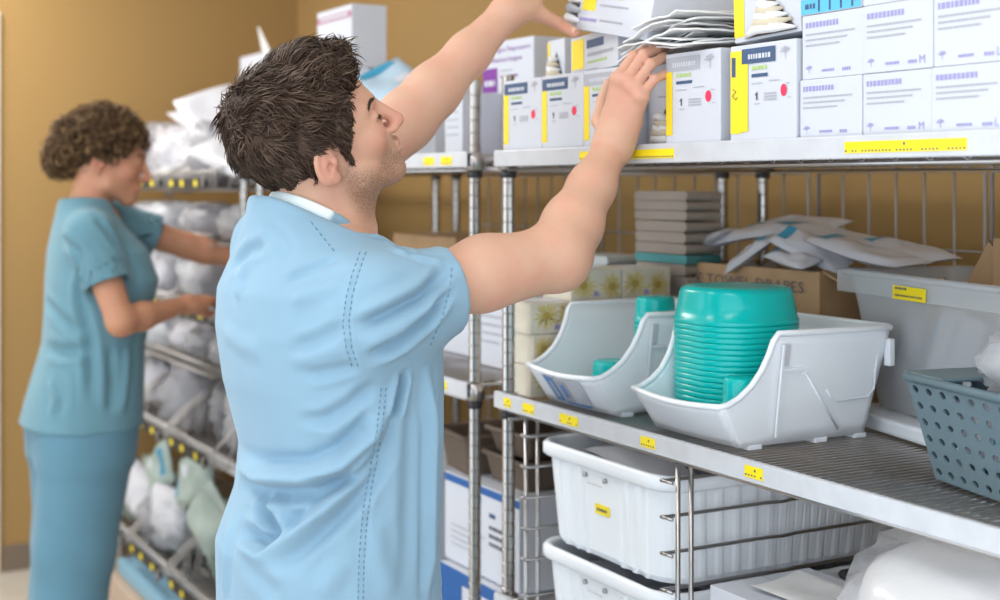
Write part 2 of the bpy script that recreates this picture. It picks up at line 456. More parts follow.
# ---- loose glove boxes and wrappers piled on the front row
ZT = ZS + .1365
def lying_deco(mb, w, h):
    y = -.0006
    rect(mb, w * .03, w * .30, h * .12, h * .92, y, 1)
    rect(mb, w * .36, w * .72, h * .62, h * .84, y, 2)
    bars(mb, w * .38, w * .92, h * .40, h * .09, y, 3, 1); bars(mb, w * .38, w * .80, h * .22, h * .06, y, 4, 2)
    bars(mb, w * .05, w * .60, h * .03, h * .04, y, 3, 3)
lb_ = carton('glove_box', 'glove box lying on the front row under the tilted one', 'glove box', (PY(571, 60, .06).x, .06, ZT + .003), .235, .12, .068, rz=math.radians(-12), deco=lying_deco, group='loose glove boxes on top of the front row')
a = carton('glove_box', 'small opened glove box standing left of the lying one, gloves spilling out', 'glove box', (PY(543, 60, .14).x - .005, .155, ZT + .001), .085, .12, .092, rz=math.radians(-8), deco=lambda mb, w, h: rect(mb, .0, .012, .01, h - .004, -.0006, 1), group='loose glove boxes on top of the front row')
opening(a, .07, .062, .046, .006, 0, seed=9)
def tilt_deco(mb, w, h):
    y = -.0006
    rect(mb, w * .05, w * .24, h * .30, h * .99, y, 1)
    rect(mb, w * .30, w * .56, h * .62, h * .72, y, 2); bars(mb, w * .32, w * .54, h * .645, h * .04, y - .0004, 0, 4)
    bars(mb, w * .30, w * .62, h * .50, h * .03, y, 4, 5); bars(mb, w * .30, w * .70, h * .38, h * .03, y, 3, 6)
    bars(mb, w * .04, w * .30, h * .14, h * .05, y, 7, 7); bars(mb, w * .34, w * .66, h * .16, h * .03, y, 3, 8)
    rect(mb, w * .55, w * .90, h * .86, h * .95, y, 2)
TB = PY(575, 29, .005)
tb = carton('glove_box', 'tilted glove box the man is lifting with his far hand', 'glove box', (TB.x, .005, TB.z), .25, .22, .12, rz=math.radians(-4), ry=math.radians(10), rx=math.radians(-7), deco=tilt_deco, group='loose glove boxes on top of the front row')
# torn end of the tilted box, gloves showing
mb = MB(); mb.quad([(-.0008, .02, .02), (-.0008, .19, .02), (-.0008, .17, .10), (-.0008, .04, .11)], 0)
for k in range(6):
    mb.tube([(-.002, .03, .03 + .012 * k), (-.016, .07 + .01 * (k % 3), .032 + .012 * k), (-.014, .14, .028 + .013 * k), (-.002, .185, .03 + .012 * k)], [.003, .008, .008, .003], 7, 1 + k % 2)
for k in range(5): mb.tube([(.01, .004, .015 + .018 * k), (-.012, -.012, .018 + .018 * k), (-.034, .004, .012 + .019 * k), (-.030, .05, .015 + .018 * k), (-.004, .07, .02 + .016 * k)], [.003, .009, .010, .009, .003], 7, 1 + k % 2)
mb.build('glove_wad', [M['brown'], M['paper'], M['grey']], tb)
# wrappers in a loose layered pile
for k in range(11):
    w_ = .225 - .010 * k + random.uniform(-.012, .012); d_ = .15; z = ZT + .0125 + .0054 * k
    x0 = .415 + .006 * k + random.uniform(-.012, .012)
    mb = MB()
    fn = lambda u, v, w_=w_, d_=d_, k=k: (u * w_, v * d_, .012 * math.sin(u * 3.1 + k) * u + .010 * (1 - v) * math.sin(2.2 * u + k * .7) - .006 * (1 - v) ** 2)
    crumple(mb, fn, 18, 8, .0032, 30 + k)
    o = mb.build('glove_wrapper', M['paper'], None, loc=(x0, -.012 + random.uniform(-.01, .012), z), rot=(0, math.radians(-3 + random.uniform(-3, 2)), math.radians(random.uniform(-8, 4))))
    o.modifiers.new('thick', 'SOLIDIFY').thickness = .0026
    tag(o, 'cream paper glove wrapper in the loose pile right of the tilted box', 'paper wrapper', 'paper wrappers piled on the glove boxes')
ob = carton('glove_box', 'opened white glove box above the yellow-edged one, wad of gloves at its slot', 'glove box', (PY(735, 40, .02).x, .02, ZS + .150), .150, .2, .1, ry=math.radians(-2), deco=lambda mb, w, h: (rect(mb, .0, .024, .008, h - .004, -.0006, 1)), group='loose glove boxes on top of the front row')
opening(ob, .115, .060, .085, .004, 0, seed=12)

# ---- small clear bag edge under the front row: price strip film on the post
# ---------------------------------------------------------------- stacking bins
def stack_bin(label, loc, sticker=False):
    t = empty('stacking_bin', loc, 0, label, 'storage bin', 'white stacking bins on the middle shelf')
    H = .176; hb = .110; ht = .130
    yb0, yb1, yt1 = .045, .305, .335
    def hw(y, z):
        return hb + (ht - hb) * (z / H) + .012 * max(0, (y - .1) / .25) * (z / H)
    curve = [(.004, .064), (.018, .068), (.040, .078), (.062, .095), (.080, .118), (.092, .142), (.100, .165), (.108, H)]
    mb = MB()
    for s_ in (-1, 1):
        # side panel: columns of points from bottom edge to the rim curve
        def top(u):
            y = .004 + (yt1 - .004) * u
            if y >= .108: return y, H
            for (a, b), (c, d) in zip(curve, curve[1:]):
                if y <= c: return y, b + (d - b) * (y - a) / (c - a)
            return y, H
        def side(u, v, s_=s_):
            yt, zt = top(u); yb = yb0 + (yb1 - yb0) * u
            y = yb + (yt - yb) * v; z = zt * v
            return (s_ * hw(y, z), y, z)
        mb.grid(side, 30, 8)
    fw = lambda u, v: ((2 * u - 1) * (hw(.02, 0) + (hw(.004, .064) - hw(.02, 0)) * v), yb0 + (.004 - yb0) * v - .006 * math.sin(math.pi * u), .064 * v - .006 * math.sin(math.pi * u) * v)
    mb.grid(fw, 16, 5)
    mb.grid(lambda u, v: ((2 * u - 1) * hw(yb1 + .02 * v, H * v), yb1 + (yt1 - yb1) * v, H * v), 8, 5)
    mb.grid(lambda u, v: ((2 * u - 1) * hb, yb0 + (yb1 - yb0) * v, .0), 4, 4)
    body = mb.build('body', M['bin'], t)
    m_ = body.modifiers.new('thick', 'SOLIDIFY'); m_.thickness = .0035; m_.offset = 0
    # rolled rim all the way round
    path = []
    for i in range(9): u = i / 8; path.append((-hw(.004, .064) + 2 * hw(.004, .064) * u, .002 - .006 * math.sin(math.pi * u), .066 - .006 * math.sin(math.pi * u)))
    path += [(hw(y, z), y, z) for y, z in curve[1:]]
    path += [(hw(y, H) + .001, y, H) for y in (.14, .2, .27, .335)]
    path += [(hw(.34, H) - .012, yt1 + .008, H), (0, yt1 + .010, H), (-hw(.34, H) + .012, yt1 + .008, H)]
    path += [(-hw(y, H) - .001, y, H) for y in (.335, .27, .2, .14)]
    path += [(-hw(y, z), y, z) for y, z in reversed(curve[1:])]
    MB().tube(path, .0052, 8, closed=True).build('rim', M['bin'], t)
    # flange of the rear half, ribs, stacking ledge, feet
    for s_ in (-1, 1):
        mb = MB()
        mb.box((s_ * (hb + .020), .112, .085), (.003, .004, .150), rot=rotm(0, s_ * .135, 0))
        mb.box((s_ * (hb + .021), .135, .118), (.004, .046, .004)); mb.box((s_ * (hb + .020), .163, .113), (.004, .014, .004), rot=rotm(.5, 0, 0))
        mb.tube([(s_ * (hb + .019), .165, .11), (s_ * (hb + .006), .245, .012)], .0022, 6)
        mb.tube([(s_ * (hb + .026), .315, .16), (s_ * (hb + .018), .312, .075), (s_ * (hb + .016), .300, .062), (s_ * (hb + .015), .235, .06), (s_ * (hb + .014), .222, .068), (s_ * (hb + .014), .214, .08)], .002, 6)
        mb.box((s_ * (hb + .030), .335, .135), (.014, .012, .045), bev=.002)
        mb.build('side_rib', M['bin'], t)
        for y in (.065, .20, .285):
            MB().box((s_ * (hb - .014), y + .012, -.0035), (.034, .026, .008), bev=.0015).build('foot', M['bin'], t)
        # hand slot near the front post of the side
        MB().box((s_ * (hb + .0215), .122, .142), (.005, .014, .036), 0, bev=.001, rot=rotm(0, s_ * .135, 0)).build('slot_recess', M['lgrey'], t)
    if sticker:
        def f(u, v): 
            p = fw(.24 + .56 * u, .06 + .88 * v); return (p[0], p[1] - .0035, p[2] - .001)
        mb = MB(); mb.grid(f, 12, 4, 0)
        def g(u0, u1, v0, v1, mi, k=[0]):
            k[0] += 1
            mb.grid(lambda u, v: (lambda p: (p[0], p[1] - .0007 - .0001 * (k[0] % 3), p[2]))(f(u0 + (u1 - u0) * u - .12 * v * 0, v0 + (v1 - v0) * v)), 6, 3, mi)
        g(.02, .30, .05, .95, 1); g(.12, .22, .2, .8, 2); g(.34, .60, .1, .9, 2); g(.40, .52, .25, .75, 1); g(.68, .92, .2, .85, 0); g(.72, .88, .3, .45, 3); g(.72, .88, .55, .62, 3); g(.3, .98, .0, .1, 1)
        mb.build('printed_sticker', [M['white'], mat('sticker_blue', (.10, .25, .55), rough=.5), M['grey'], M['ink']], t)
    return t
ZB = T2 - .014 + .0080
bin1 = stack_bin('left white stacking bin with a blue printed sticker on its front', (.168, .024, ZB), True)
bin2 = stack_bin('right white stacking bin holding the tall teal bowl stack', (.524, .026, ZB))

# ---------------------------------------------------------------- teal bowls
def bowl_mb(r, h, sq=None):
    """rim-down basin: rolled rim at the bottom, closed base on top"""
    prof = [(r * .985, .001), (r + .0004, .0003), (r + .0012, .0020), (r + .0013, .0062), (r + .0008, .0082), (r - .0006, .009), (r * .955, h * .5), (r * .915, h * .84), (r * .89, h * .94), (r * .80, h), (r * .6, h + .0005), (.001, h)]
    mb = MB().lathe(prof, n=48, sq=sq)
    return mb
def bowl_stack(center, z0, r, h, n, pitch, label_top, label_rest, group, sq=None, tilt=(0, 0)):
    me = bowl_mb(r, h, sq).mesh('teal_bowl', M['teal'])
    for k in range(n):
        o = bpy.data.objects.new('teal_bowl', me); COL.objects.link(o)
        o.location = (center[0] + random.uniform(-.0006, .0006), center[1], z0 + pitch * k)
        o.rotation_euler = (tilt[0], tilt[1], random.uniform(0, .5) if not sq else 0)
        tag(o, label_top if k == n - 1 else label_rest, 'bowl', group)
c2 = PY(736, 340, .185)
bowl_stack((c2.x, .185), ZB + .003, .0965, .062, 20, .0092, 'topmost upside-down teal bowl of the tall stack in the right bin', 'teal bowl nested in the tall upside-down stack, only its rim ridge showing', 'teal bowls nested in the right bin', sq=2.6)
c1 = PY(655.5, 320, .215)
bowl_stack((c1.x, .215), ZB + .003, .0395, .050, 16, .0098, 'topmost small upside-down teal bowl at the back of the left bin', 'small teal bowl nested in the slim stack at the back of the left bin', 'small teal bowls nested in the left bin')
c0 = PY(613, 360, .14)
bowl_stack((c0.x, .14), ZB + .003, .041, .048, 4, .0098, 'topmost bowl of the low teal stack at the front of the left bin', 'small teal bowl in the low stack at the front of the left bin', 'low stack of teal bowls in the left bin')
bowl_stack((.597, .104), ZB + .003, .029, .050, 5, .0125, 'small teal cup upside down in front of the tall bowl stack', 'lower small teal cup in front of the tall bowl stack', 'small teal cups in the right bin')

# ---------------------------------------------------------------- floral tissue boxes at the shelf end
def floral_mb(w, d, h, seed):
    """+x face carries flower print"""
    rr = random.Random(seed); mb = MB().box((w / 2, d / 2, h / 2), (w, d, h), 0, bev=.001)
    x = w + .0005
    for c in range(2):
        cy = d * (.25 + .5 * c) + rr.uniform(-.01, .01); cz = h * rr.uniform(.4, .62); 
        for k in range(17):
            a = 2 * math.pi * k / 17 + rr.uniform(-.1, .1); L = h * rr.uniform(.42, .62)
            p = Vector((x, cy, cz)); dv = Vector((0, math.cos(a), math.sin(a))); s_ = Vector((0, -math.sin(a), math.cos(a))) * .0022
            q = [p + dv * L * .25 - s_, p + dv * L * .6 - s_ * 1.4, p + dv * L, p + dv * L * .6 + s_ * 1.4, p + dv * L * .25 + s_]
            q = [Vector((x, min(max(v.y, .002), d - .002), min(max(v.z, .002), h - .002))) for v in q]
            mb.quad(q, 1)
        mb.quad([(x + .0003, cy + .009 * math.cos(k * .628), cz + .008 * math.sin(k * .628)) for k in range(10)], 2)
    mb.quad([(x, d * .44, h * .12), (x, d * .56, h * .12), (x, d * .54, h * .26), (x, d * .46, h * .30)], 3)
    # oval tear-out on the top
    mb.quad([(w / 2 + w * .3 * math.cos(k * .39), d / 2 + d * .35 * math.sin(k * .39), h + .0005) for k in range(16)], 4)
    return mb
FM = [mat('tissue_box_cream', (.66, .62, .52), rough=.5, noise=.1, nscale=18), mat('petal_yellow', (.62, .52, .22), rough=.6), mat('flower_centre', (.45, .32, .08), rough=.6), M['lav'], M['lgrey']]
rows = [(0, .055, .115), (0, .175, .115), (1, .065, .115), (1, .185, .12), (2, .075, .12), (2, .20, .12), (2, .325, .11), (3, .10, .165), (3, .27, .165)]
FL = 'patterned tissue boxes stacked at the shelf end'
allrows = [(r_, .058 + .122 * c_ + .006 * (r_ % 2)) for r_ in range(3) for c_ in range(3)] + [(3, .150), (3, .272)]
wd = ['bottom', 'second', 'third', 'top']; cw = ['nearest', 'middle', 'farthest']
for i, (r_, y) in enumerate(allrows):
    c_ = i % 3 if r_ < 3 else i - 9
    o = floral_mb(.108, .120, .0610, i).build('tissue_box', FM, None, loc=(-.100, y, T2 - .013 + .0620 * r_))
    tag(o, '%s floral tissue box in the %s row of the stack by the left bin' % (cw[c_] if r_ < 3 else ['near', 'far'][c_], wd[r_]), 'tissue box', FL)

# ---------------------------------------------------------------- open card box of drapes
kb = empty('cardboard_box', (-.004, .45, T2 - .013), 0, 'open cardboard box with TOWEL DRAPES handwritten on it, full of packets', 'cardboard box')
KX, KD, KH = .40, .19, .256
mb = MB()
mb.box((KX / 2, .0025, KH / 2), (KX, .005, KH), bev=.001); mb.box((KX / 2, KD - .0025, KH / 2), (KX, .005, KH)); mb.box((.0025, KD / 2, KH / 2), (.005, KD - .01, KH)); mb.box((KX - .0025, KD / 2, KH / 2), (.005, KD - .01, KH)); mb.box((KX / 2, KD / 2, .003), (KX - .01, KD - .01, .005))
mb.build('body', M['kraft'], kb)
MB().text('LE TOWEL DRAPES', .03, (.008, -.0015, KH - .042), 0, width=.35).build('handwriting', M['ink'], kb)
for k in range(1):
    MB().box((KX + .03, KD / 2, KH - .012), (.075, KD - .02, .004), rot=rotm(0, .35, 0)).build('flap', M['kraft'], kb)
def packet(name, label, cat, loc, w, d, rot, puff=.018, seed=0, group=None, blue=True, mat0='pouch'):
    rr = random.Random(seed); mb = MB()
    ph = [rr.uniform(0, 6) for _ in range(4)]
    def hgt(u, v):
        e = (1 - (2 * u - 1) ** 4) * (1 - (2 * v - 1) ** 4)
        return puff * max(0, e) ** .6 * (1 + .25 * math.sin(9 * u + ph[0]) * math.sin(7 * v + ph[1]))
    def bend(u, v): return .03 * w * math.sin(3 * u + ph[2]) + .05 * d * math.sin(2.5 * v + ph[3])
    mb.grid(lambda u, v: ((u - .5) * w, (v - .5) * d, bend(u, v) + .0006 + hgt(u, v)), 22, 14)
    mb.grid(lambda u, v: ((.5 - u) * w, (v - .5) * d, bend(1 - u, v) - .0006 - .5 * hgt(1 - u, v)), 22, 14)
    if blue:
        u0 = rr.choice([.06, .78]); 
        mb.grid(lambda u, v: ((u0 + .14 * u - .5) * w, (.2 + .6 * v - .5) * d, bend(u0 + .14 * u, .2 + .6 * v) + hgt(u0 + .14 * u, .2 + .6 * v) + .0016), 5, 8, 1)
        mb.grid(lambda u, v: ((.4 + .12 * u - .5) * w, (.55 + .25 * v - .5) * d, bend(.4 + .12 * u, .55 + .25 * v) + hgt(.4 + .12 * u, .55 + .25 * v) + .0016), 5, 4, 2)
    o = mb.build(name, [M[mat0], M['pblue'], M['lgrey']], None, loc=loc, rot=rot)
    return tag(o, label, cat, group)
DG = 'sterile drape packets heaped in the cardboard box'
r_ = math.radians
for i, (px, py, y, w_, d_, rx, ry, rz, lb) in enumerate([
    (708, 243, .50, .16, .07, 10, -22, 8, 'white drape packet sticking out at the left end of the cardboard box'),
    (752, 254, .47, .12, .07, 22, -30, 25, 'small drape packet leaning on the box front rim'),
    (758, 238, .54, .22, .10, 12, -10, 6, 'drape packet with a blue label beside the leftmost one'),
    (792, 258, .46, .14, .05, 18, 4, -10, 'crinkled clear-ended drape packet at the middle of the box rim'),
    (835, 238, .57, .30, .12, 8, 5, 0, 'long drape packet along the top back of the heap'),
    (812, 250, .49, .17, .06, 30, 24, 14, 'blue-striped drape packet lying over the front rim'),
    (865, 251, .48, .27, .08, 10, 7, -6, 'long drape packet reaching over the right end of the box'),
    (905, 252, .56, .20, .09, 6, 10, -4, 'flat drape packet poking out farthest to the right'),
    (790, 228, .60, .26, .11, 8, -5, 0, 'drape packet on the very top of the heap')]):
    p = PY(px, py, y)
    packet('drape_packet', lb, 'packet', p, w_, d_, (r_(rx), r_(ry), r_(rz)), .014, i, DG)
for i in range(6):
    packet('drape_packet', 'drape packet deep inside the cardboard box', 'packet', (.06 + .055 * i, .545, T2 + .17), .15, .12, (r_(60), r_(10 * (i - 3)), r_(90)), .02, 50 + i, DG)

# flattened box flaps standing behind the clear tote
kb2 = empty('cardboard_box', (.61, .50, T2 - .013), r_(-4), 'open cardboard box behind the clear tote, flaps standing up', 'cardboard box')
mb = MB(); mb.box((.2, .003, .115), (.4, .005, .23)); mb.box((.2, .147, .115), (.4, .005, .23)); mb.box((.003, .075, .115), (.005, .14, .23)); mb.box((.397, .075, .115), (.005, .14, .23)); mb.box((.2, .075, .004), (.39, .14, .005))
mb.build('body', M['kraft'], kb2)
def flap(pts, th=.004):
    n = (Vector(pts[1]) - Vector(pts[0])).cross(Vector(pts[2]) - Vector(pts[0])).normalized() * th
    a = [Vector(p) for p in pts]; b = [p + n for p in a]; k = len(a)
    mb = MB(); mb.quad(a[::-1], 0); mb.quad(b, 0)
    for i in range(k): mb.quad([a[i], a[(i + 1) % k], b[(i + 1) % k], b[i]], 1)
    return mb
flap([(.0, .0, .23), (.09, .0, .23), (.055, -.01, .262)]).build('flap', [M['kraft'], M['kraft_in']], kb2)
flap([(.03, .05, .225), (.20, .05, .225), (.12, .03, .325)]).build('flap', [M['kraft'], M['kraft_in']], kb2)
flap([(.14, .02, .225), (.40, .02, .225), (.40, -.0, .34), (.13, .03, .33)]).build('flap', [M['kraft'], M['kraft_in']], kb2)

# ---------------------------------------------------------------- clear tote on a white lid
def shell_tote(t, w, d, h, m, flare=.02, rimw=.012, th=.003, rimh=.012, names=('body', 'rim'), corner=.03, rim_drop=.03):
    """open rounded-rectangle tub, x 0..w, y 0..d"""
    def ring(k, z, n=8):
        e = flare * (z / h); c = corner; pts = []
        x0, x1, y0, y1 = -e + flare, w - flare + e, -e + flare, d - flare + e
        for (cx, cy, a0) in ((x1 - c, y0 + c, -90), (x1 - c, y1 - c, 0), (x0 + c, y1 - c, 90), (x0 + c, y0 + c, 180)):
            for i in range(n + 1):
                a = math.radians(a0 + 90 * i / n); pts.append((cx + c * math.cos(a), cy + c * math.sin(a), z))
        return pts
    mb = MB(); rings = [ring(0, h * k / 6) for k in range(7)]; n = len(rings[0])
    vs = [p for r in rings for p in r]; fs = []
    for i in range(6):
        for k in range(n): fs.append((i * n + k, i * n + (k + 1) % n, (i + 1) * n + (k + 1) % n, (i + 1) * n + k))
    fs.append(tuple(range(n - 1, -1, -1)))
    mb.add(vs, fs, 0, False)
    b = mb.build(names[0], m, t); mo = b.modifiers.new('thick', 'SOLIDIFY'); mo.thickness = th
    rp = ring(0, h)
    MB().tube([(x + (rimw * .4 if x > w / 2 else -rimw * .4), y + (rimw * .4 if y > d / 2 else -rimw * .4), h) for x, y, z in rp], rimh * .5, 6, closed=True).build(names[1], m, t)
    return b, rp
ct = empty('clear_tote', (.50, .42, T2 + .018), r_(-13), 'frosted clear plastic tote with a yellow tag, behind the blue-grey basket', 'storage tote')
tb_, rp = shell_tote(ct, .62, .24, .234, M['tote'], flare=.035, rimw=.02, corner=.02)
MB().box((.31, -.006, .217), (.66, .004, .038), bev=.001).build('rim_skirt', M['tote'], ct)
mb = MB().box((.215, -.0105, .210), (.095, .0014, .022)); bars(mb, .175, .21, .215, .004, -.0114, 1, 3); bars(mb, .175, .255, .204, .003, -.0114, 1, 5); mb.build('yellow_tag', [M['ytag'], M['ink']], ct)
for i in range(8):
    packet('tubing_packet', ['pale packet showing blue through the clear tote wall near the white bin', 'pale packet standing inside the clear tote'][1 if i else 0], 'packet', (ct.location.x + .09 + .055 * i, .50 - .012 * i - .0, T2 + .105 + .008 * (i % 3)), .13, .14, (r_(75), r_(8 * (i % 3) - 8), r_(-60 + 20 * (i % 3))), .02, 80 + i, 'packets inside the clear tote', blue=True, mat0='pouch')
wl = empty('tote_lid', (.50, .41, T2 - .012), r_(-13), 'white plastic lid lying under the clear tote', 'lid')
MB().box((.31, .13, .014), (.64, .27, .026), bev=.006).build('panel', M['bin'], wl)
MB().tube([(0, 0, .022), (.62, 0, .022), (.62, .26, .022), (0, .26, .022)], .004, 6, closed=True).build('raised_edge', M['bin'], wl)

# ---------------------------------------------------------------- perforated basket
pb = empty('perforated_basket', (.932, .182, T2 - .012), r_(-13), 'blue-grey perforated plastic basket at the right end of the middle shelf', 'basket')
def perf_panel(w0, w1, h, nx, nz, th=.003):
    """trapezoid panel with round holes, local x across, z up; w0 at bottom, w1 at top"""
    mb = MB(); S = 12
    def warp(u, v, y=0):
        w = w0 + (w1 - w0) * v; return ((u - .5) * w, y, v * h)
    for j in range(nz):
        for i in range(nx):
            cu = (i + .5) / nx; cv = (j + .5) / nz; du = .5 / nx; dv = .5 / nz
            inn = []; outr = []
            for k in range(S):
                a = 2 * math.pi * (k + .5) / S; ca, sa = math.cos(a), math.sin(a); m_ = max(abs(ca), abs(sa))
                inn.append(warp(cu + du * .46 * ca, cv + dv * .46 * sa)); outr.append(warp(cu + du * ca / m_, cv + dv * sa / m_))
            b = len(mb.v)
            mb.add(inn + outr, [(k, (k + 1) % S, S + (k + 1) % S, S + k) for k in range(S)])
            for q in (45, 135, 225, 315):
                a = math.radians(q); c_ = warp(cu + du * (1 if math.cos(a) > 0 else -1), cv + dv * (1 if math.sin(a) > 0 else -1))
                k = int((q / 360) * S - .5); mb.add([outr[k], outr[(k + 1) % S], c_], [(0, 2, 1)])
    return mb
def put_panel(mb0, loc, rz, lean, name):
    o = mb0.build(name, M['slate'], pb, loc=loc, rot=(lean, 0, rz))
    m_ = o.modifiers.new('thick', 'SOLIDIFY'); m_.thickness = .003
    return o
bw, bd, bh = .33, .20, .140
put_panel(perf_panel(bw - .02, bw + .035, bh, 11, 6), (bw / 2, .0, .004), 0, r_(12), 'perforated_side')
put_panel(perf_panel(bw - .02, bw + .035, bh, 11, 6), (bw / 2, bd, .004), 0, -r_(12), 'perforated_side')
put_panel(perf_panel(bd - .0, bd + .05, bh, 7, 6), (.01, bd / 2, .004), r_(90), -r_(12), 'perforated_side')
put_panel(perf_panel(bd - .0, bd + .05, bh, 7, 6), (bw - .01, bd / 2, .004), r_(90), r_(12), 'perforated_side')
MB().box((bw / 2, bd / 2, .003), (bw - .01, bd, .006), bev=.002).build('base', M['slate'], pb)
e_ = .031; zt = .144
mb = MB(); mb.tube([(-e_ + .012, -e_, zt), (bw + e_ - .012, -e_, zt), (bw + e_, -e_ + .012, zt), (bw + e_, bd + e_, zt), (-e_, bd + e_, zt), (-e_, -e_ + .012, zt)], .0065, 8, closed=True)
mb.build('rim', M['slate'], pb)
MB().box((.012, bd / 2 - .06, zt + .004), (.095, .13, .006), bev=.0025).build('corner_handle', M['slate'], pb)
# clear film bag bulging out of the basket
def film_blob(name, label, loc, size, seed, group=None, m='film', cat='plastic bag', rot=(0, 0, 0), nu=28, nv=16, amp=.16, fr=1.0, parent=None):
    rr = random.Random(seed); ph = [(rr.uniform(2, 6) * fr, rr.uniform(2, 6) * fr, rr.uniform(0, 6)) for _ in range(7)]
    mb = MB()
    def f(u, v):
        a = 2 * math.pi * u; b = math.pi * (v - .5) * .98
        s_ = 1 + amp * sum(abs(math.sin(p * a * .5 + q * b + c)) - .6 for p, q, c in ph) / 3
        cb = abs(math.cos(b)) ** .5
        return (size[0] * cb * math.cos(a) * s_, size[1] * cb * math.sin(a) * s_, size[2] * math.sin(b) * s_)
    ph = [(round(p) * 2, q, c) for p, q, c in ph]
    mb.grid(f, nu, nv, 0, smooth=True, closed_u=True)
    o = mb.build(name, M[m] if isinstance(m, str) else m, parent, loc=loc, rot=rot)
    if label: tag(o, label, cat, group)
    return o
film_blob('plastic_bag', 'crinkled clear plastic bag bulging out of the blue-grey basket', (1.10, .275, T2 + .155), (.14, .10, .055), 5)
for i in range(4):
    packet('blue_packet', 'blue and white packet inside the perforated basket', 'packet', (.99 + .07 * i, .235, T2 + .065), .11, .10, (r_(70), r_(8 * i - 12), r_(20)), .016, 120 + i, 'packets inside the perforated basket')

# ---------------------------------------------------------------- white totes on slides below
def ribbed_tote(label, z, tags):
    t = empty('ribbed_tote', (.112, .0, z), 0, label, 'storage tote', 'white ribbed totes on slides under the middle shelf')
    W, D, H = .43, .60, .178
    # outline with ribs: follow rounded rectangle, offset in and out
    def outline(off, n=8, c=.055, ribs=0.0):
        pts = []
        x0, x1, y0, y1 = off, W - off, off, D - off
        segs = [((x0 + c, y0), (x1 - c, y0), (0, -1)), ((x1, y0 + c), (x1, y1 - c), (1, 0)), ((x1 - c, y1), (x0 + c, y1), (0, 1)), ((x0, y1 - c), (x0, y0 + c), (-1, 0))]
        corners = [(x1 - c, y0 + c, -90), (x1 - c, y1 - c, 0), (x0 + c, y1 - c, 90), (x0 + c, y0 + c, 180)]
        for si, ((ax, ay), (bx, by), nn) in enumerate(segs):
            L = math.hypot(bx - ax, by - ay); m_ = 64
            for k in range(m_):
                s_ = k / m_; dd = s_ * L
                g = ribs * (.45 if si in (1, 3) else 1) * max(0, min(1, 2.2 * math.sin(2 * math.pi * dd / .036)))
                if si in (0, 2) and .30 < s_ < .66: g = ribs * (-.2)
                pts.append((ax + (bx - ax) * s_ + nn[0] * g, ay + (by - ay) * s_ + nn[1] * g))
            cx, cy, a0 = corners[si]
            for k in range(n): a = math.radians(a0 + 90 * k / n); pts.append((cx + c * math.cos(a), cy + c * math.sin(a)))
        return pts
    lv = [(.026, 0, .004), (.022, .01, .004), (.012, H - .03, .004), (.010, H, .0)]
    rings = [outline(o_, ribs=r0) for o_, z_, r0 in lv]; n = len(rings[0]); vs = []
    for (o_, z_, r0), rg in zip(lv, rings): vs += [(x, y, z_) for x, y in rg]
    fs = [(i * n + k, i * n + (k + 1) % n, (i + 1) * n + (k + 1) % n, (i + 1) * n + k) for i in range(3) for k in range(n)]
    fs.append(tuple(range(n - 1, -1, -1)))
    mb = MB(); mb.add(vs, fs); b = mb.build('body', M['bin'], t); m_ = b.modifiers.new('thick', 'SOLIDIFY'); m_.thickness = .003
    # broad rolled rim: section swept round the outline
    ro = outline(.0); ri = outline(.018)
    sec = [(0, .020, ri), (1, .0, ro)]
    zs = [(outline(.012), H + .000), (outline(.009), H + .004), (outline(.004), H + .004), (outline(.0), H - .002), (outline(.0), H - .018), (outline(.004), H - .022), (outline(.008), H - .020), (outline(.008), H - .004), (outline(.012), H - .004)]
    vs = []; 
    for rg, z_ in zs: vs += [(x, y, z_) for x, y in rg]
    L = len(zs)
    fs = [(i * n + k, i * n + (k + 1) % n, ((i + 1) % L) * n + (k + 1) % n, ((i + 1) % L) * n + k) for i in range(L) for k in range(n)]
    MB().add(vs, fs, 0, True).build('rim', M['bin'], t)
    for (x, zz, w_) in tags:
        mb = MB().box((x + w_ / 2, 0.0155, zz), (w_, .0014, .017), rot=None); bars(mb, x + .006, x + w_ - .006, zz - .003, .005, .0145, 1, 3); mb.build('yellow_tag', [M['ytag'], M['ink']], t)
    for x in (.168, .232): MB().lathe([(0, -.002), (.0045, -.002), (.0045, .003), (.002, .004), (0, .004)], c=(x, .011, .142), rot=rotm(r_(90)), n=12).build('rivet', M['chrome'], t)
    mb = MB(); bars(mb, .175, .225, .128, .003, .0105, 0, 5); mb.build('moulded_print', M['lgrey'], t)
    return t
tt1 = ribbed_tote('upper white ribbed tote with one yellow tag, just under the middle shelf', .842, [(.195, .088, .044)])
tt2 = ribbed_tote('lower white ribbed tote with two yellow tags, mostly below the frame', .652, [(.215, .132, .060), (.180, .098, .050)])
for z, lb in ((.845, 'upper'), (.635, 'lower')):
    for i in range(5):
        packet('supply_packet', 'packet lying inside the %s white ribbed tote' % lb, 'packet', (.30 + .01 * i, .12 + .09 * i, z + .15 + .004 * (i % 2)), .22, .11, (r_(4), r_(3), r_(20 * i)), .012, 150 + i, 'packets inside the %s white ribbed tote' % lb, blue=False)
# slide racks: double rods with looped rails on both sides of the totes
def slide_rack(x, s_, label):
    t = empty('slide_rack', (x, 0, 0), 0, label, 'slide rack', 'wire slide racks holding the totes')
    top = T2 - .030
    for y in (.004, .030, .590, .616): MB().tube([(0, y, .17), (0, y, top)], .0042, 8).build('rod', M['chrome'], t)
    for z in (.268, .330, .392, .478, .540, .602, .664, .724, .792, .850, .908, .966, 1.024):
        k = s_ * .022
        MB().tube([(0, -.006, z), (k * .9, -.014, z + .002), (k, .0, z), (k, .20, z), (k * .75, .235, z), (k, .265, z), (k, .60, z), (0, .62, z)], .0031, 8).build('rail', M['chrome'], t)
    return t
slide_rack(.566, -1, 'wire slide rack on the right side of the white totes')
slide_rack(.082, 1, 'wire slide rack on the left side of the white totes')

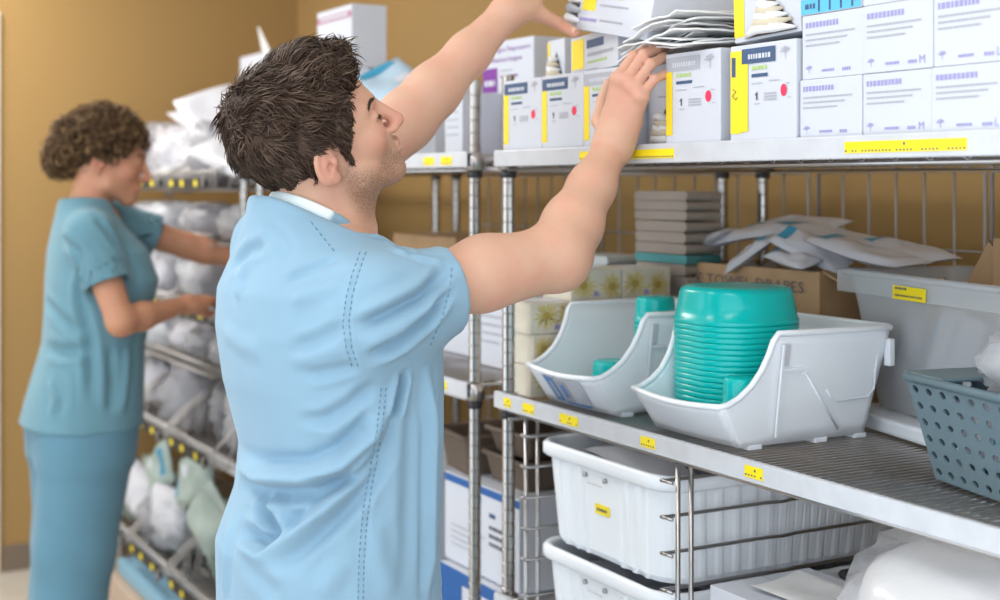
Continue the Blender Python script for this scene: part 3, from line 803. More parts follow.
# ---- things on the third shelf of the near rack
T3 = .70
cb = carton('supply_carton', 'plain white carton below the middle shelf, right of the totes, top just in view', 'carton', (.615, .03, T3 + .001), .27, .20, .170, deco=None)
mb = MB().tube([(.06, .08, .1715), (.16, .09, .1715)], .0012, 5); mb.build('pen_line', M['lav'], cb)
packet('folded_sheet', 'folded white paper lying across the plain white carton', 'paper', (.76, .14, T3 + .178), .20, .12, (0, 0, r_(12)), .004, 3, None, blue=False, mat0='paper')
dk = empty('dark_crate', (.62, .30, T3 + .002), 0, 'dark crate with a grey-green printed card, behind the plain white carton', 'crate')
shell_tote(dk, .36, .26, .150, M['dark'], flare=.01, corner=.012)
mb = MB().box((.15, -.001, .125), (.17, .002, .05)); 
for k in range(4): bars(mb, .075, .19, .106 + .010 * k, .006, -.0026, 1, k)
mb.build('printed_card', [mat('grey_green_card', (.25, .29, .28), rough=.5), M['ink']], dk)
for i in range(5): film_blob('plastic_bag', ['clear bag of pale packets bulging out of the dark crate', 'small clear bag behind the white carton below the shelf', 'clear bag left of the large wrapped bundle', 'clear bag at the back of the lowest visible shelf', 'clear crumpled bag under the wrapped bundle'][i], ((.80, .90, .84, 1.0, .95)[i], (.40, .30, .20, .45, .12)[i], T3 + (.19, .13, .10, .15, .08)[i]), ((.12, .10, .09, .13, .12)[i], .09, (.05, .09, .09, .10, .07)[i]), 200 + i, 'clear bags on the lowest visible shelf')
# large wrapped bundle
wb = empty('wrapped_bundle', (1.08, .18, T3), 0, 'large bundle wrapped in clear plastic, right of the clear bags under the shelf', 'bundle')
mb = MB()
def wf(u, v):
    a = 2 * math.pi * u; q = (abs(math.cos(a)) ** 4 + abs(math.sin(a)) ** 4) ** -.25
    y = -.17 + .34 * v; k = max(.02, 1 - abs(2 * v - 1) ** 9) ** .45
    return (.165 * q * math.cos(a) * k, y, .16 + .150 * q * math.sin(a) * k + .006 * math.sin(9 * v + 6 * a))
mb.grid(wf, 44, 36, closed_u=True); mb.build('pad_stack', mat('wrapped_white', (.70, .68, .66), rough=.6, bump=.3, bscale=25), wb)
film_blob('film_wrap', None, (0, 0, .166), (.235, .235, .165), 77, parent=wb, m='film', amp=.10)
# ---------------------------------------------------------------- wire grid panels fixed behind the racks
def grid_panel(x0, x1, y, z0, z1, label, pitch=.0775, hp=.155):
    t = empty('grid_panel', (x0, y, z0), 0, label, 'wire grid panel', 'wire grid panels standing behind the racks')
    W = x1 - x0; H = z1 - z0
    fr = MB().tube([(0, 0, 0), (W, 0, 0), (W, 0, H), (0, 0, H)], .0042, 8, closed=True).build('frame', M['gridm'], t)
    mb = MB(); n = max(2, round(W / pitch))
    for i in range(1, n): mb.tube([(W * i / n, 0, 0), (W * i / n, 0, H)], .0028, 6)
    m_ = round(H / hp)
    for i in range(1, m_): mb.tube([(0, .005, H * i / m_), (W, .005, H * i / m_)], .0024, 6)
    mb.build('grid_wires', M['gridm'], t)
    return t
GY = DEPTH + .030
grid_panel(-.70, .10, GY, .2, 1.52, 'wire grid panel behind the tissue boxes and folded blankets')
grid_panel(.13, .575, GY, .2, 1.52, 'wire grid panel behind the drape box')
grid_panel(.59, 1.40, GY, .2, 1.52, 'wire grid panel at the far right behind the clear tote')
grid_panel(-1.40, -.74, GY, .2, 1.52, 'wire grid panel behind the middle rack')

# ---------------------------------------------------------------- middle rack, top shelf
def c_purple(mb, w, h):
    y = -.0006
    rect(mb, 0, w * .30, h * .08, h * .52, y, 8); bars(mb, w * .04, w * .25, h * .2, h * .10, y - .0004, 0, 2)
    for k in range(6): rect(mb, w * (.05 + .16 * k), w * (.13 + .16 * k), .0, h * .07, y, 8)
    mb.text('Tongue Depressors', .016, (w * .16, y, h * .80), 8, width=w * .78)
    mb.text('Abaisse-langue', .016, (w * .16, y, h * .62), 8, width=w * .62)
    bars(mb, w * .36, w * .6, h * .44, h * .03, y, 3, 4); bars(mb, w * .36, w * .70, h * .33, h * .04, y, 8, 4)
GT = 'cartons on the top shelf of the middle rack'
Zm = T1 + .001
def at_px(pxl, y): return PY(pxl, 183, y).x
def c_teeth(mb, w, h):
    y = -.0006
    rect(mb, w * .04, w * .45, h * .35, h * .95, y, 8); bars(mb, w * .1, w * .4, h * .5, h * .1, y - .0004, 0, 3)
    for k in range(6): rect(mb, w * (.04 + .16 * k), w * (.15 + .16 * k), h * .03, h * .28, y, 8)
xr = at_px(501, .22)
carton('tongue_depressor_box', 'purple and white box at the bottom of the stack beside the rack post', 'carton', (-.34, .20, Zm), .19, .14, .092, deco=c_teeth, group=GT)
carton('tongue_depressor_box', 'purple and white box second from the bottom by the rack post', 'carton', (-.34, .205, Zm + .093), .19, .14, .042, deco=c_teeth, group=GT)
carton('tongue_depressor_box', 'purple printed box lettered Tongue Depressors on top of the purple boxes', 'carton', (PY(483, 60, .21).x, .21, Zm + .136), .215, .14, .125, rz=r_(3), deco=c_purple, group=GT)
carton('supply_carton', 'narrow white printed carton left of the purple boxes', 'carton', (PY(445, 150, .10).x, .10, Zm), .085, .18, .140, deco=lambda mb, w, h: [bars(mb, w * .1, w * .8, h * (.8 - .12 * i), h * .03, -.0006, 3, i) for i in range(5)], group=GT)
cg = carton('supply_carton', 'grey-blue carton behind the upper arm on the middle rack', 'carton', (PY(402, 150, .16).x, .16, Zm), .185, .2, .135, deco=lambda mb, w, h: [rect(mb, .004, w - .004, .01, h * .7, -.0006, 3), [bars(mb, w * .1, w * .8, h * (.65 - .12 * i), h * .04, -.001, 0, i) for i in range(4)]], group=GT)
carton('supply_carton', 'flat blue-topped carton lying on the grey-blue carton', 'carton', (PY(388, 90, .20).x, .20, Zm + .137), .26, .2, .050, deco=lambda mb, w, h: [rect(mb, .0, w, h * .7, h, -.0006, 2), bars(mb, w * .1, w * .8, h * .3, h * .2, -.0006, 3, 1)], group=GT)
def c_pink(mb, w, h):
    rect(mb, .002, w - .002, h * .80, h * .90, -.0006, 11); bars(mb, w * .1, w * .9, h * .83, h * .05, -.001, 0, 1, (1, 3)); rect(mb, w * .55, w * .95, h * .12, h * .28, -.0006, 8); bars(mb, w * .1, w * .6, h * .5, h * .03, -.0006, 3, 1)
pinkm = BOXM() + [mat('mauve_band', (.42, .16, .27), rough=.5)]
px_ = PY(352, 67, .12)
carton('supply_carton', 'tall white carton with a mauve band standing high behind the man\'s head', 'carton', (px_.x - .25, .12, px_.z), .25, .10, .168, deco=c_pink, mats=pinkm, group=GT)
zb = px_.z
carton('supply_carton', 'pale blue printed carton directly under the mauve-banded one', 'carton', (px_.x - .22, .12, Zm + .001), .22, .085, zb - Zm - .003, rz=r_(-10), deco=lambda mb, w, h: [bars(mb, w * .1, w * .9, h * (.85 - .10 * i), h * .035, -.0006, 7 if i % 2 else 9, i) for i in range(6)], group=GT)
packet('plastic_packet', 'pale blue plastic packet on the middle rack behind the brow', 'packet', tuple(PY(398, 90, .12)), .26, .16, (r_(35), r_(25), r_(10)), .03, 301, None, True, 'pbag')
film_blob('plastic_bag', 'white plastic bag behind the man\'s head on the middle rack', (-1.0, .30, Zm + .09), (.17, .16, .09), 302, m='pouch')
for i in range(3):
    carton('supply_carton', ['plain white carton at the left end of the middle rack', 'small white carton on the plain one at the left end of the middle rack', 'white carton at the back left of the middle rack'][i], 'carton', ((-1.42, -1.40, -1.15)[i], (.10, .12, .42)[i], Zm + (0, .151, 0)[i]), (.26, .2, .25)[i], .2, (.15, .12, .2)[i], group=GT)

# ---------------------------------------------------------------- middle rack, eye-level-down shelves
Z2 = T2 + .001
GB2 = 'cartons on the second shelf of the middle rack'
def lines(mb, w, h, col=3):
    for i in range(4): bars(mb, w * .12, w * (.75 - .1 * i), h * (.75 - .13 * i), h * .035, -.0006, col, i)
carton('supply_carton', 'pale grey-white carton seen just past the raised sleeve', 'carton', (-.42, .16, Z2), .25, .2, .145, deco=lines, group=GB2)
carton('supply_carton', 'white carton deeper on the second shelf of the middle rack', 'carton', (-.80, .20, Z2), .32, .25, .17, deco=lines, group=GB2)
carton('supply_carton', 'flat beige carton on the grey-white carton near the man\'s shoulder', 'carton', (-.95, .22, Z2 + .172), .30, .2, .06, group=GB2, mats=[mat('beige_card', (.45, .40, .33), rough=.7)] + BOXM()[1:])
carton('supply_carton', 'brown carton at the back of the second shelf of the middle rack', 'carton', (-1.35, .38, Z2), .40, .22, .26, group=GB2, mats=[M['kraft']] + BOXM()[1:])
bm_ = [mat('blanket_grey', (.34, .29, .25), rough=.9, bump=.5, bscale=70), mat('blanket_teal', (.10, .32, .33), rough=.9, bump=.4, bscale=70), mat('blanket_white', (.52, .56, .56), rough=.9, bump=.4, bscale=70)]
def blanket(label, x, y, z, w, d, h, m, seed, n=3):
    mb = MB(); rr = random.Random(seed)
    hh = h / n
    for k in range(n):
        zc = z * 0 + hh * (k + .5); j = rr.uniform(-.004, .004)
        prof = []
        for a in range(9): an = -math.pi / 2 + math.pi * a / 8; prof.append((w / 2 - hh * .5 + hh * .5 * math.cos(an) + j, zc + hh * .47 * math.sin(an)))
        pts = prof + [(-x_, z_) for x_, z_ in reversed(prof)]
        L = len(pts)
        vs = [(p[0], 0, p[1]) for p in pts] + [(p[0], d, p[1]) for p in pts]
        mb.add(vs, [(i, (i + 1) % L, L + (i + 1) % L, L + i) for i in range(L)] + [tuple(range(L - 1, -1, -1)), tuple(range(L, 2 * L))], 0, False)
    o = mb.build('folded_blanket', m, None, loc=(x, y, z), recalc=True)
    return tag(o, label, 'blanket', 'folded blankets on the second shelf of the middle rack')
z = Z2
bx = PY(660, 220, .42).x
for i, (h, m, lb) in enumerate([(.115, 0, 'grey folded blanket at the bottom of the pile behind the forearm'), (.045, 2, 'white folded blanket low in the pile behind the forearm'), (.075, 0, 'grey-brown folded blanket just under the teal one'), (.018, 1, 'thin teal folded blanket in the middle of the pile'), (.070, 0, 'grey-brown folded blanket resting on the teal one'), (.062, 0, 'topmost grey-brown folded blanket of the pile')]):
    blanket(lb, bx, .42, z, .19, .09, h, bm_[m], i); z += h + .001
z = Z2; bx = PY(612, 240, .40).x - .10
for i, (h, m, lb) in enumerate([(.10, 2, 'white folded blanket at the bottom of the left pile'), (.06, 2, 'white folded blanket in the middle of the left pile'), (.02, 1, 'thin teal folded blanket in the left pile by the elbow'), (.06, 2, 'topmost white folded blanket of the left pile')]):
    blanket(lb, bx, .40, z, .16, .10, h, bm_[m], 20 + i); z += h + .001
Z3 = .451
GB3 = 'cartons on the lower shelf of the middle rack'
def c_blue(mb, w, h):
    y = -.0006
    rect(mb, 0, w, h * .90, h * .985, y, 11); lines(mb, w * .75, h * .55)
    mb_ = [bars(mb, w * .62, w * .88, h * (.55 - .09 * i), h * .045, y, 6, i + 9) for i in range(3)]; rect(mb, w * .62, w * .70, h * .68, h * .73, y, 2)
def c_blue2(mb, w, h):
    y = -.0006
    rect(mb, 0, w * .30, 0, h, y, 11); rect(mb, w * .78, w, 0, h, y, 11); rect(mb, 0, w, h * .86, h, y - .0003, 11); bars(mb, w * .35, w * .7, h * .6, h * .06, y, 3, 5); bars(mb, w * .35, w * .6, h * .4, h * .05, y, 3, 6)
bl = BOXM() + [M['sblue']]
for i, (xa, w_, y, z_, h_, dc, lb) in enumerate([(445, .34, .10, .655, .195, c_blue, 'white carton with a blue stripe round its top, between the man and the rack post'),
        (440, .36, .08, Z3, .200, c_blue2, 'blue and white carton at the bottom, right beside the man\'s hip'),
        (503, .30, .44, .655, .20, c_blue, 'blue-striped white carton behind the left slide rack'),
        (503, .30, .42, Z3, .20, c_blue, 'white carton low behind the left slide rack')]):
    p = PY(xa, 500, y)
    carton('supply_carton', lb, 'carton', (p.x, y, z_), w_, .26, h_, deco=dc, group=GB3, mats=bl)
carton('supply_carton', 'low white carton at the left of the blue-striped ones, behind the man', 'carton', (-1.1, .1, Z3), .5, .3, .36, group=GB3)
for i, (x, y, z_, w_, h_) in enumerate([(-.52, .12, .851, .16, .085), (-.34, .14, .851, .19, .06), (-.34, .15, .912, .17, .05), (-.52, .50, .857, .30, .12), (-.16, .5, .857, .12, .10)]):
    tray = empty('dark_tray', (x, y, z_), r_(4 * i - 6), ['dark brown tray on the blue-striped carton nearest the man', 'lower dark tray beside the rack post under the middle rack shelf', 'upper dark tray beside the rack post under the middle rack shelf', 'wide dark tray at the back of the middle rack', 'small dark tray at the back right of the middle rack'][i], 'tray', 'dark trays under the second shelf of the middle rack')
    shell_tote(tray, w_, .18, h_, M['brown'], flare=.012, corner=.01)
for i in range(3): carton('supply_carton', ['brown carton on the bottom shelf of the middle rack, left', 'brown carton on the bottom shelf of the middle rack, centre', 'brown carton on the bottom shelf of the middle rack, right'][i], 'carton', (-1.4 + .42 * i, .06, .162), .38, .4, .24, mats=[M['kraft']] + BOXM()[1:], group='cartons on the bottom shelf of the middle rack')

# ---------------------------------------------------------------- far rack: wire baskets
def wire_basket(label, x, z, w, d=.36, hf=.055, hbk=.165, tags=((.2, .03), (.5, .03), (.8, .03))):
    t = empty('wire_basket', (x, -.075, z), 0, label, 'wire basket', 'wire baskets hung on the far rack')
    r = .0028; mb = MB()
    def top(y): return hf + (hbk - hf) * min(1, y / (d * .55)) ** .8
    n = int(w / .042)
    for i in range(n + 1):
        xx = w * i / n; mb.tube([(xx, 0, hf), (xx, .004, .006), (xx, .02, 0), (xx, d - .01, 0), (xx, d, .01), (xx, d, hbk)], r, 5)
    m_ = 8
    for s_ in (0, w):
        for i in range(1, m_ + 1):
            yy = d * i / m_; mb.tube([(s_, yy, 0), (s_, yy + .02 if i < m_ else yy, top(yy))], r, 5)
    for k in range(1, 5): mb.tube([(0, d * k / 5, -.003), (w, d * k / 5, -.003)], r, 5)
    mb.build('wire_mesh', M['wirewhite'], t)
    rimp = [(0, 0, hf)] + [(0, d * i / 6, top(d * i / 6)) for i in range(1, 7)] + [(w, d * i / 6, top(d * i / 6)) for i in range(6, 0, -1)] + [(w, 0, hf)]
    MB().tube(rimp, .0042, 7, closed=True).build('rim', M['wirewhite'], t)
    bar = MB().box((w * .46, -.008, .018), (w * .86, .010, .036), bev=.003).build('label_bar', M['greyplastic'], t)
    for a, b in tags: MB().box((w * a, -.0142, .019), (b, .0015, .020)).build('shelf_tag', M['ytag'], bar)
    MB().tube([(w * .90, -.006, .004), (w * .97, -.03, .004), (w * .97, -.03, .034), (w * .90, -.006, .034)], .003, 6).build('hook', M['wirewhite'], t)
    return t
M['wirewhite'] = mat('basket_wire', (.48, .45, .43), rough=.4, metal=.5)
rowz = [(1.480, 'top'), (1.085, 'second'), (.655, 'third'), (.200, 'bottom')]
colx = [(-2.08, 'nearest to the man'), (-2.58, 'in the middle'), (-3.08, 'at the far end')]
film2 = [M['film'], film_mat('packet_film_grey', (.44, .43, .46), .65, .2, .9, 30), film_mat('packet_film_white', (.58, .57, .61), .85, .3, .8, 26), film_mat('packet_film_green', (.36, .42, .36), .85, .3, .8, 26)]
for zi, (z, rn) in enumerate(rowz):
    for ci, (x, cn) in enumerate(colx):
        wire_basket('wire basket in the %s row of the far rack, %s' % (rn, cn), x, z, .46, hbk=.20 if zi > 1 else .12, tags=((.12, .03), (.38, .03), (.70, .03)) if zi != 1 else ((.8, .035), (.5, .03)))
        for k in range(4):
            rr = random.Random(zi * 31 + ci * 7 + k)
            film_blob('clear_packet', 'clear packet heaped in the %s row wire basket %s' % (rn, cn), (x + .07 + .105 * k, .03 + rr.uniform(0, .14), z + .09 + rr.uniform(0, .03) + (.02 if zi > 1 else 0)), (.10, .060, .070 + rr.uniform(0, .03)), 400 + zi * 31 + ci * 7 + k, 'clear packets in the %s row of wire baskets' % rn, m=film2[(k + ci) % 3 if not (zi == 3 and k % 2) else 3], cat='packet', nu=22, nv=12, amp=.5, rot=(rr.uniform(-.4, .4), rr.uniform(-.5, .5), rr.uniform(0, 3)))
# packets hanging in open crates just under the baskets of the top and second rows
for zi, z in enumerate((1.375, .985)):
    for k in range(6):
        rr = random.Random(900 + zi * 10 + k)
        film_blob('clear_packet', 'clear packet in the sagging layer hung under the %s row of wire baskets' % ('top', 'second')[zi], (-1.72 - .20 * k, .02 + rr.uniform(-.03, .05), z + rr.uniform(-.0, .012)), (.11, .09, .050), 500 + zi * 20 + k, 'clear packets slung under the %s row' % ('top', 'second')[zi], m=film2[k % 3], cat='packet', nu=20, nv=12, amp=.25)
    MB_ = MB()
    for y in (-.07, .0, .07, .14):
        MB_.tube([(-3.06, y, z - .062), (-1.64, y, z - .062)], .003, 6)
    for k in range(36): MB_.tube([(-3.06 + .04 * k, -.075, z - .03), (-3.06 + .04 * k, -.07, z - .062), (-3.06 + .04 * k, .15, z - .062), (-3.06 + .04 * k, .30, z + .04)], .0022, 5)
    MB_.tube([(-3.06, -.075, z - .03), (-1.64, -.075, z - .03)], .004, 6)
    tag(MB_.build('wire_tray', M['wirewhite']), 'long wire tray hung under the %s row of wire baskets' % ('top', 'second')[zi], 'wire tray', 'wire trays on the far rack')
# big white pouches on top
GP = 'white pouches heaped on top of the far rack'
for i, (px, py, y, sx, sy, sz, rx, ry, rz, lb) in enumerate([
        (222, 128, .06, .36, .20, .03, 20, 40, 10, 'large white pouch sloping down at the left of the man\'s head'),
        (226, 112, .12, .30, .20, .03, 10, 25, -10, 'topmost white pouch beside the back of the man\'s head'),
        (236, 150, .02, .26, .20, .03, 30, 20, 20, 'lower white pouch against the man\'s hair'),
        (205, 118, .16, .26, .18, .025, 10, 15, 10, 'white pouch poking out left of the pouch heap')]):
    packet('white_pouch', lb, 'pouch', tuple(PY(px, py, y)), sx, sy, (r_(rx), r_(ry), r_(rz)), sz, 600 + i, GP, blue=False, mat0='pouch')
for i, (px, py, sx, sz) in enumerate([(165, 150, .15, .10), (195, 155, .17, .10), (178, 168, .16, .06), (215, 165, .14, .07)]):
    film_blob('clear_bag', ['rounded clear bag beside the woman\'s face on top of the far rack', 'clear bag between the woman\'s face and the white pouches', 'low clear bag above the top wire basket bar', 'clear bag tucked under the white pouches'][i], tuple(PY(px, py, .12)), (sx, .14, sz), 640 + i, 'clear bags on top of the far rack', m=film2[1 + i % 2], amp=.2)
carton('supply_carton', 'white open carton behind the pouches, left of the hair', 'carton', (PY(240, 75, .35).x, .35, T1 + .001), .27, .2, PY(240, 58, .35).z - T1, group=GP)
o = MB().box((.0, .0, .0), (.16, .004, .10), bev=.001).build('paper_sheet', M['paper'], None, loc=tuple(PY(266, 50, .34)), rot=(r_(20), r_(38), 0)); tag(o, 'white sheet poking up out of the open carton behind the hair', 'paper')
for i, (x, z_, w_, m_) in enumerate([(-2.2, .183, .5, 'kraft'), (-2.75, .183, .5, 'kraft')]): pass
# low fronts beneath the bottom baskets
o = MB().box((0, 0, 0), (.62, .30, .055), bev=.008).build('storage_tray', mat('pale_blue_tray', (.22, .42, .55), rough=.4), None, loc=(-2.42, .06, .110)); tag(o, 'pale blue tray under the bottom row of wire baskets', 'tray')
o = MB().box((0, 0, 0), (.70, .36, .080), bev=.008).build('storage_crate', mat('beige_crate', (.50, .38, .29), rough=.5), None, loc=(-2.42, .06, .041)); tag(o, 'beige crate on the floor beneath the pale blue tray', 'crate')
for (z, lab) in ((.62, 0),):
    for k, (px, py) in enumerate([(160, 470), (195, 480), (170, 510), (140, 490), (210, 520)]):
        p = PY(px, py, .0)
        packet('supply_packet', ['green-tinged packet in the bottom basket row', 'blue-edged packet standing in the bottom basket row', 'pale packet low in the bottom basket row', 'white packet nearest the woman in the bottom basket row', 'greenish packet nearest the man in the bottom basket row'][k], 'packet', tuple(p), .22, .16, (r_(80), r_(15 * k - 30), r_(10)), .03, 700 + k, 'packets standing in the bottom baskets', blue=(k in (0, 1)), mat0='pouch' if k in (2, 3) else 'greenp')
# ---------------------------------------------------------------- smooth bodies from distance fields
def A(v): return np.array(v, dtype=np.float64)
def cone(a, b, ra, rb):
    a = A(a); b = A(b); ab = b - a; L2 = max(float(ab @ ab), 1e-12)
    def f(p):
        t = np.clip(((p - a) @ ab) / L2, 0, 1)
        return np.linalg.norm(p - a - t[:, None] * ab, axis=1) - (ra + t * (rb - ra))
    return f
def ell(c, r, R=None):
    c = A(c); r = A(r); R = None if R is None else A(R)
    def f(p):
        q = p - c
        if R is not None: q = q @ R
        k0 = np.linalg.norm(q / r, axis=1); k1 = np.linalg.norm(q / (r * r), axis=1) + 1e-9
        return k0 * (k0 - 1) / k1
    return f
def smin(a, b, k):
    h = np.clip(.5 + .5 * (b - a) / k, 0, 1)
    return b + (a - b) * h - k * h * (1 - h)
class Field:
    def __init__(s): s.ops = []
    def add(s, f, k=.01): s.ops.append((0, f, k)); return s
    def sub(s, f, k=.004): s.ops.append((1, f, k)); return s
    def ev(s, p, idx=None):
        d = np.full(len(p), 10.0)
        for i, (o, f, k) in enumerate(s.ops):
            if idx is not None and not idx[i]: continue
            v = f(p)
            d = smin(d, v, k) if o == 0 else -smin(-d, v, k)
        return d
def surface(field, lo, hi, h, name, blk=16):
    lo = A(lo); hi = A(hi); nb = np.maximum(1, np.ceil((hi - lo) / (h * blk)).astype(int)); n = nb * blk
    V = np.ones(tuple(n), np.float32)
    ii = np.stack(np.meshgrid(*[np.arange(k) for k in nb], indexing='ij'), -1).reshape(-1, 3)
    cen = lo + (ii * blk + (blk - 1) / 2) * h
    dia = h * blk * .9
    PV = np.stack([f(cen) for _, f, _ in field.ops], 1)
    D = field.ev(cen)
    loc = np.stack(np.meshgrid(*[np.arange(blk)] * 3, indexing='ij'), -1).reshape(-1, 3)
    for b in range(len(ii)):
        i0 = ii[b] * blk; sl = tuple(slice(i0[k], i0[k] + blk) for k in range(3))
        if abs(D[b]) > dia * 1.7: V[sl] = np.sign(D[b]); continue
        mn = min(PV[b][j] for j, o in enumerate(field.ops) if o[0] == 0)
        idx = [(PV[b][j] < max(mn, 0) + dia * 2.4 + .02) for j, o in enumerate(field.ops)]
        V[sl] = field.ev(lo + (i0 + loc) * h, idx).reshape(blk, blk, blk)
    ins = V < 0
    c = np.zeros(tuple(n - 1), np.int8)
    for dx in (0, 1):
        for dy in (0, 1):
            for dz in (0, 1): c += ins[dx:n[0] - 1 + dx, dy:n[1] - 1 + dy, dz:n[2] - 1 + dz]
    act = (c > 0) & (c < 8); cells = np.argwhere(act); IM = np.full(tuple(n - 1), -1, np.int32); IM[act] = np.arange(len(cells))
    acc = np.zeros((len(cells), 3)); cnt = np.zeros(len(cells))
    cor = [(0, 0, 0), (1, 0, 0), (0, 1, 0), (1, 1, 0), (0, 0, 1), (1, 0, 1), (0, 1, 1), (1, 1, 1)]
    cv = [V[cells[:, 0] + a, cells[:, 1] + b, cells[:, 2] + d_].astype(np.float64) for a, b, d_ in cor]
    for i in range(8):
        for j in range(i + 1, 8):
            df = [cor[j][k] - cor[i][k] for k in range(3)]
            if sum(abs(x) for x in df) != 1: continue
            m_ = (cv[i] < 0) != (cv[j] < 0)
            t = np.where(m_, cv[i] / np.where(m_, cv[i] - cv[j], 1), 0)
            p = A(cor[i])[None] + t[:, None] * A(df)[None]
            acc[m_] += p[m_]; cnt[m_] += 1
    verts = lo + (cells + acc / cnt[:, None]) * h
    faces = []
    for ax in range(3):
        u, w = [(1, 2), (2, 0), (0, 1)][ax]
        s0 = [slice(1, n[k] - 1) for k in range(3)]; s1 = list(s0); s0[ax] = slice(0, n[ax] - 1); s1[ax] = slice(1, n[ax])
        a = ins[tuple(s0)]; b = ins[tuple(s1)]
        e = np.argwhere(a != b); flip = a[tuple(e.T)]
        off = A([1, 1, 1]).astype(int); off[ax] = 0; e = e + off
        q = []
        for du, dw in ((-1, -1), (0, -1), (0, 0), (-1, 0)):
            t = e.copy(); t[:, u] += du; t[:, w] += dw; q.append(IM[tuple(t.T)])
        q = np.stack(q, 1); q[~flip] = q[~flip][:, ::-1]; faces.append(q)
    F = np.concatenate(faces); F = F[(F >= 0).all(1)]
    return verts, F
def np_mesh(name, verts, F, mats, parent=None, smooth=True):
    me = bpy.data.meshes.new(name); me.vertices.add(len(verts)); me.vertices.foreach_set('co', verts.astype(np.float32).ravel())
    me.loops.add(F.size); me.loops.foreach_set('vertex_index', F.astype(np.int32).ravel())
    me.polygons.add(len(F)); me.polygons.foreach_set('loop_start', np.arange(0, F.size, 4, dtype=np.int32)); 
    me.update(calc_edges=True); me.polygons.foreach_set('use_smooth', np.full(len(F), smooth))
    me.validate()
    for m_ in (mats if isinstance(mats, list) else [mats]): me.materials.append(m_)
    o = bpy.data.objects.new(name, me); COL.objects.link(o); o.parent = parent
    return o
def normals(verts, F):
    a = verts[F[:, 2]] - verts[F[:, 0]]; b = verts[F[:, 3]] - verts[F[:, 1]]; n = np.cross(a, b)
    N = np.zeros_like(verts)
    for k in range(4): np.add.at(N, F[:, k], n)
    return N / (np.linalg.norm(N, axis=1)[:, None] + 1e-12)
def relax(verts, F, it=2, k=.5):
    cnt = np.zeros(len(verts)); 
    for a in range(4): np.add.at(cnt, F[:, a], 2)
    for _ in range(it):
        S = np.zeros_like(verts)
        for a in range(4): np.add.at(S, F[:, a], verts[F[:, (a + 1) % 4]] + verts[F[:, (a - 1) % 4]])
        verts = verts + k * (S / cnt[:, None] - verts)
    return verts
def ray_to(bvh, px, py):
    d = _ray(px, py).normalized(); h = bvh.ray_cast(CAM, d)
    return h[0], h[1]
def poly3(bvh, pts, step=6.0):
    """follow a line across the cloth: densified, dropped on to the surface"""
    out = []
    for (a, b) in zip(pts, pts[1:]):
        m_ = max(1, int(math.hypot(b[0] - a[0], b[1] - a[1]) / step))
        for i in range(m_ + (1 if b is pts[-1] or b == pts[-1] else 0)):
            t = i / m_; h, n = ray_to(bvh, a[0] + (b[0] - a[0]) * t, a[1] + (b[1] - a[1]) * t)
            if h is not None: out.append((h, n))
    return out
def fold(verts, N, line, width, amp, side=0.0):
    """ridge (amp>0) or valley (amp<0) along a 3-D line, fading at its ends"""
    P = np.array([tuple(h) for h, _ in line]); 
    if len(P) < 2: return verts
    lo = P.min(0) - width * 3; hi = P.max(0) + width * 3
    idx = np.where(((verts > lo) & (verts < hi)).all(1))[0]; q = verts[idx]
    best = np.full(len(q), 9.0); tt = np.zeros(len(q))
    for i in range(len(P) - 1):
        ab = P[i + 1] - P[i]; t = np.clip(((q - P[i]) @ ab) / max(ab @ ab, 1e-12), 0, 1)
        d = np.linalg.norm(q - P[i] - t[:, None] * ab, axis=1); m_ = d < best
        best[m_] = d[m_]; tt[m_] = (i + t[m_]) / (len(P) - 1)
    env = np.clip(np.minimum(tt, 1 - tt) * 5 + .12, 0, 1)
    x = best / width
    prof = np.exp(-x * x) - .45 * np.exp(-((x - 1.7) ** 2) * 1.5)
    out = verts.copy(); out[idx] += N[idx] * (amp * env * prof)[:, None]
    return out
def bvh_of(verts, F): return BVHTree.FromPolygons([tuple(v) for v in verts], [tuple(f) for f in F.tolist()])
def basis(fwd, up):
    x = Vector(fwd).normalized(); z = (Vector(up) - x * Vector(up).dot(x)).normalized(); y = z.cross(x)
    return np.array([list(x), list(y), list(z)]).T        # columns: forward, left, up
def head_frame(center, yawdir, pitch, roll):
    """yawdir: horizontal facing; pitch up, roll toward the right shoulder"""
    f = Vector(yawdir).normalized(); up = Vector((0, 0, 1)); l = up.cross(f)
    f2 = f * math.cos(pitch) + up * math.sin(pitch); u2 = up * math.cos(pitch) - f * math.sin(pitch)
    u3 = u2 * math.cos(roll) - l * math.sin(roll)
    return A(center), basis(f2, u3)
def limb(F_, pts, rs, k=.02):
    for a, b, ra, rb in zip(pts, pts[1:], rs, rs[1:]): F_.add(cone(a, b, ra, rb), k)
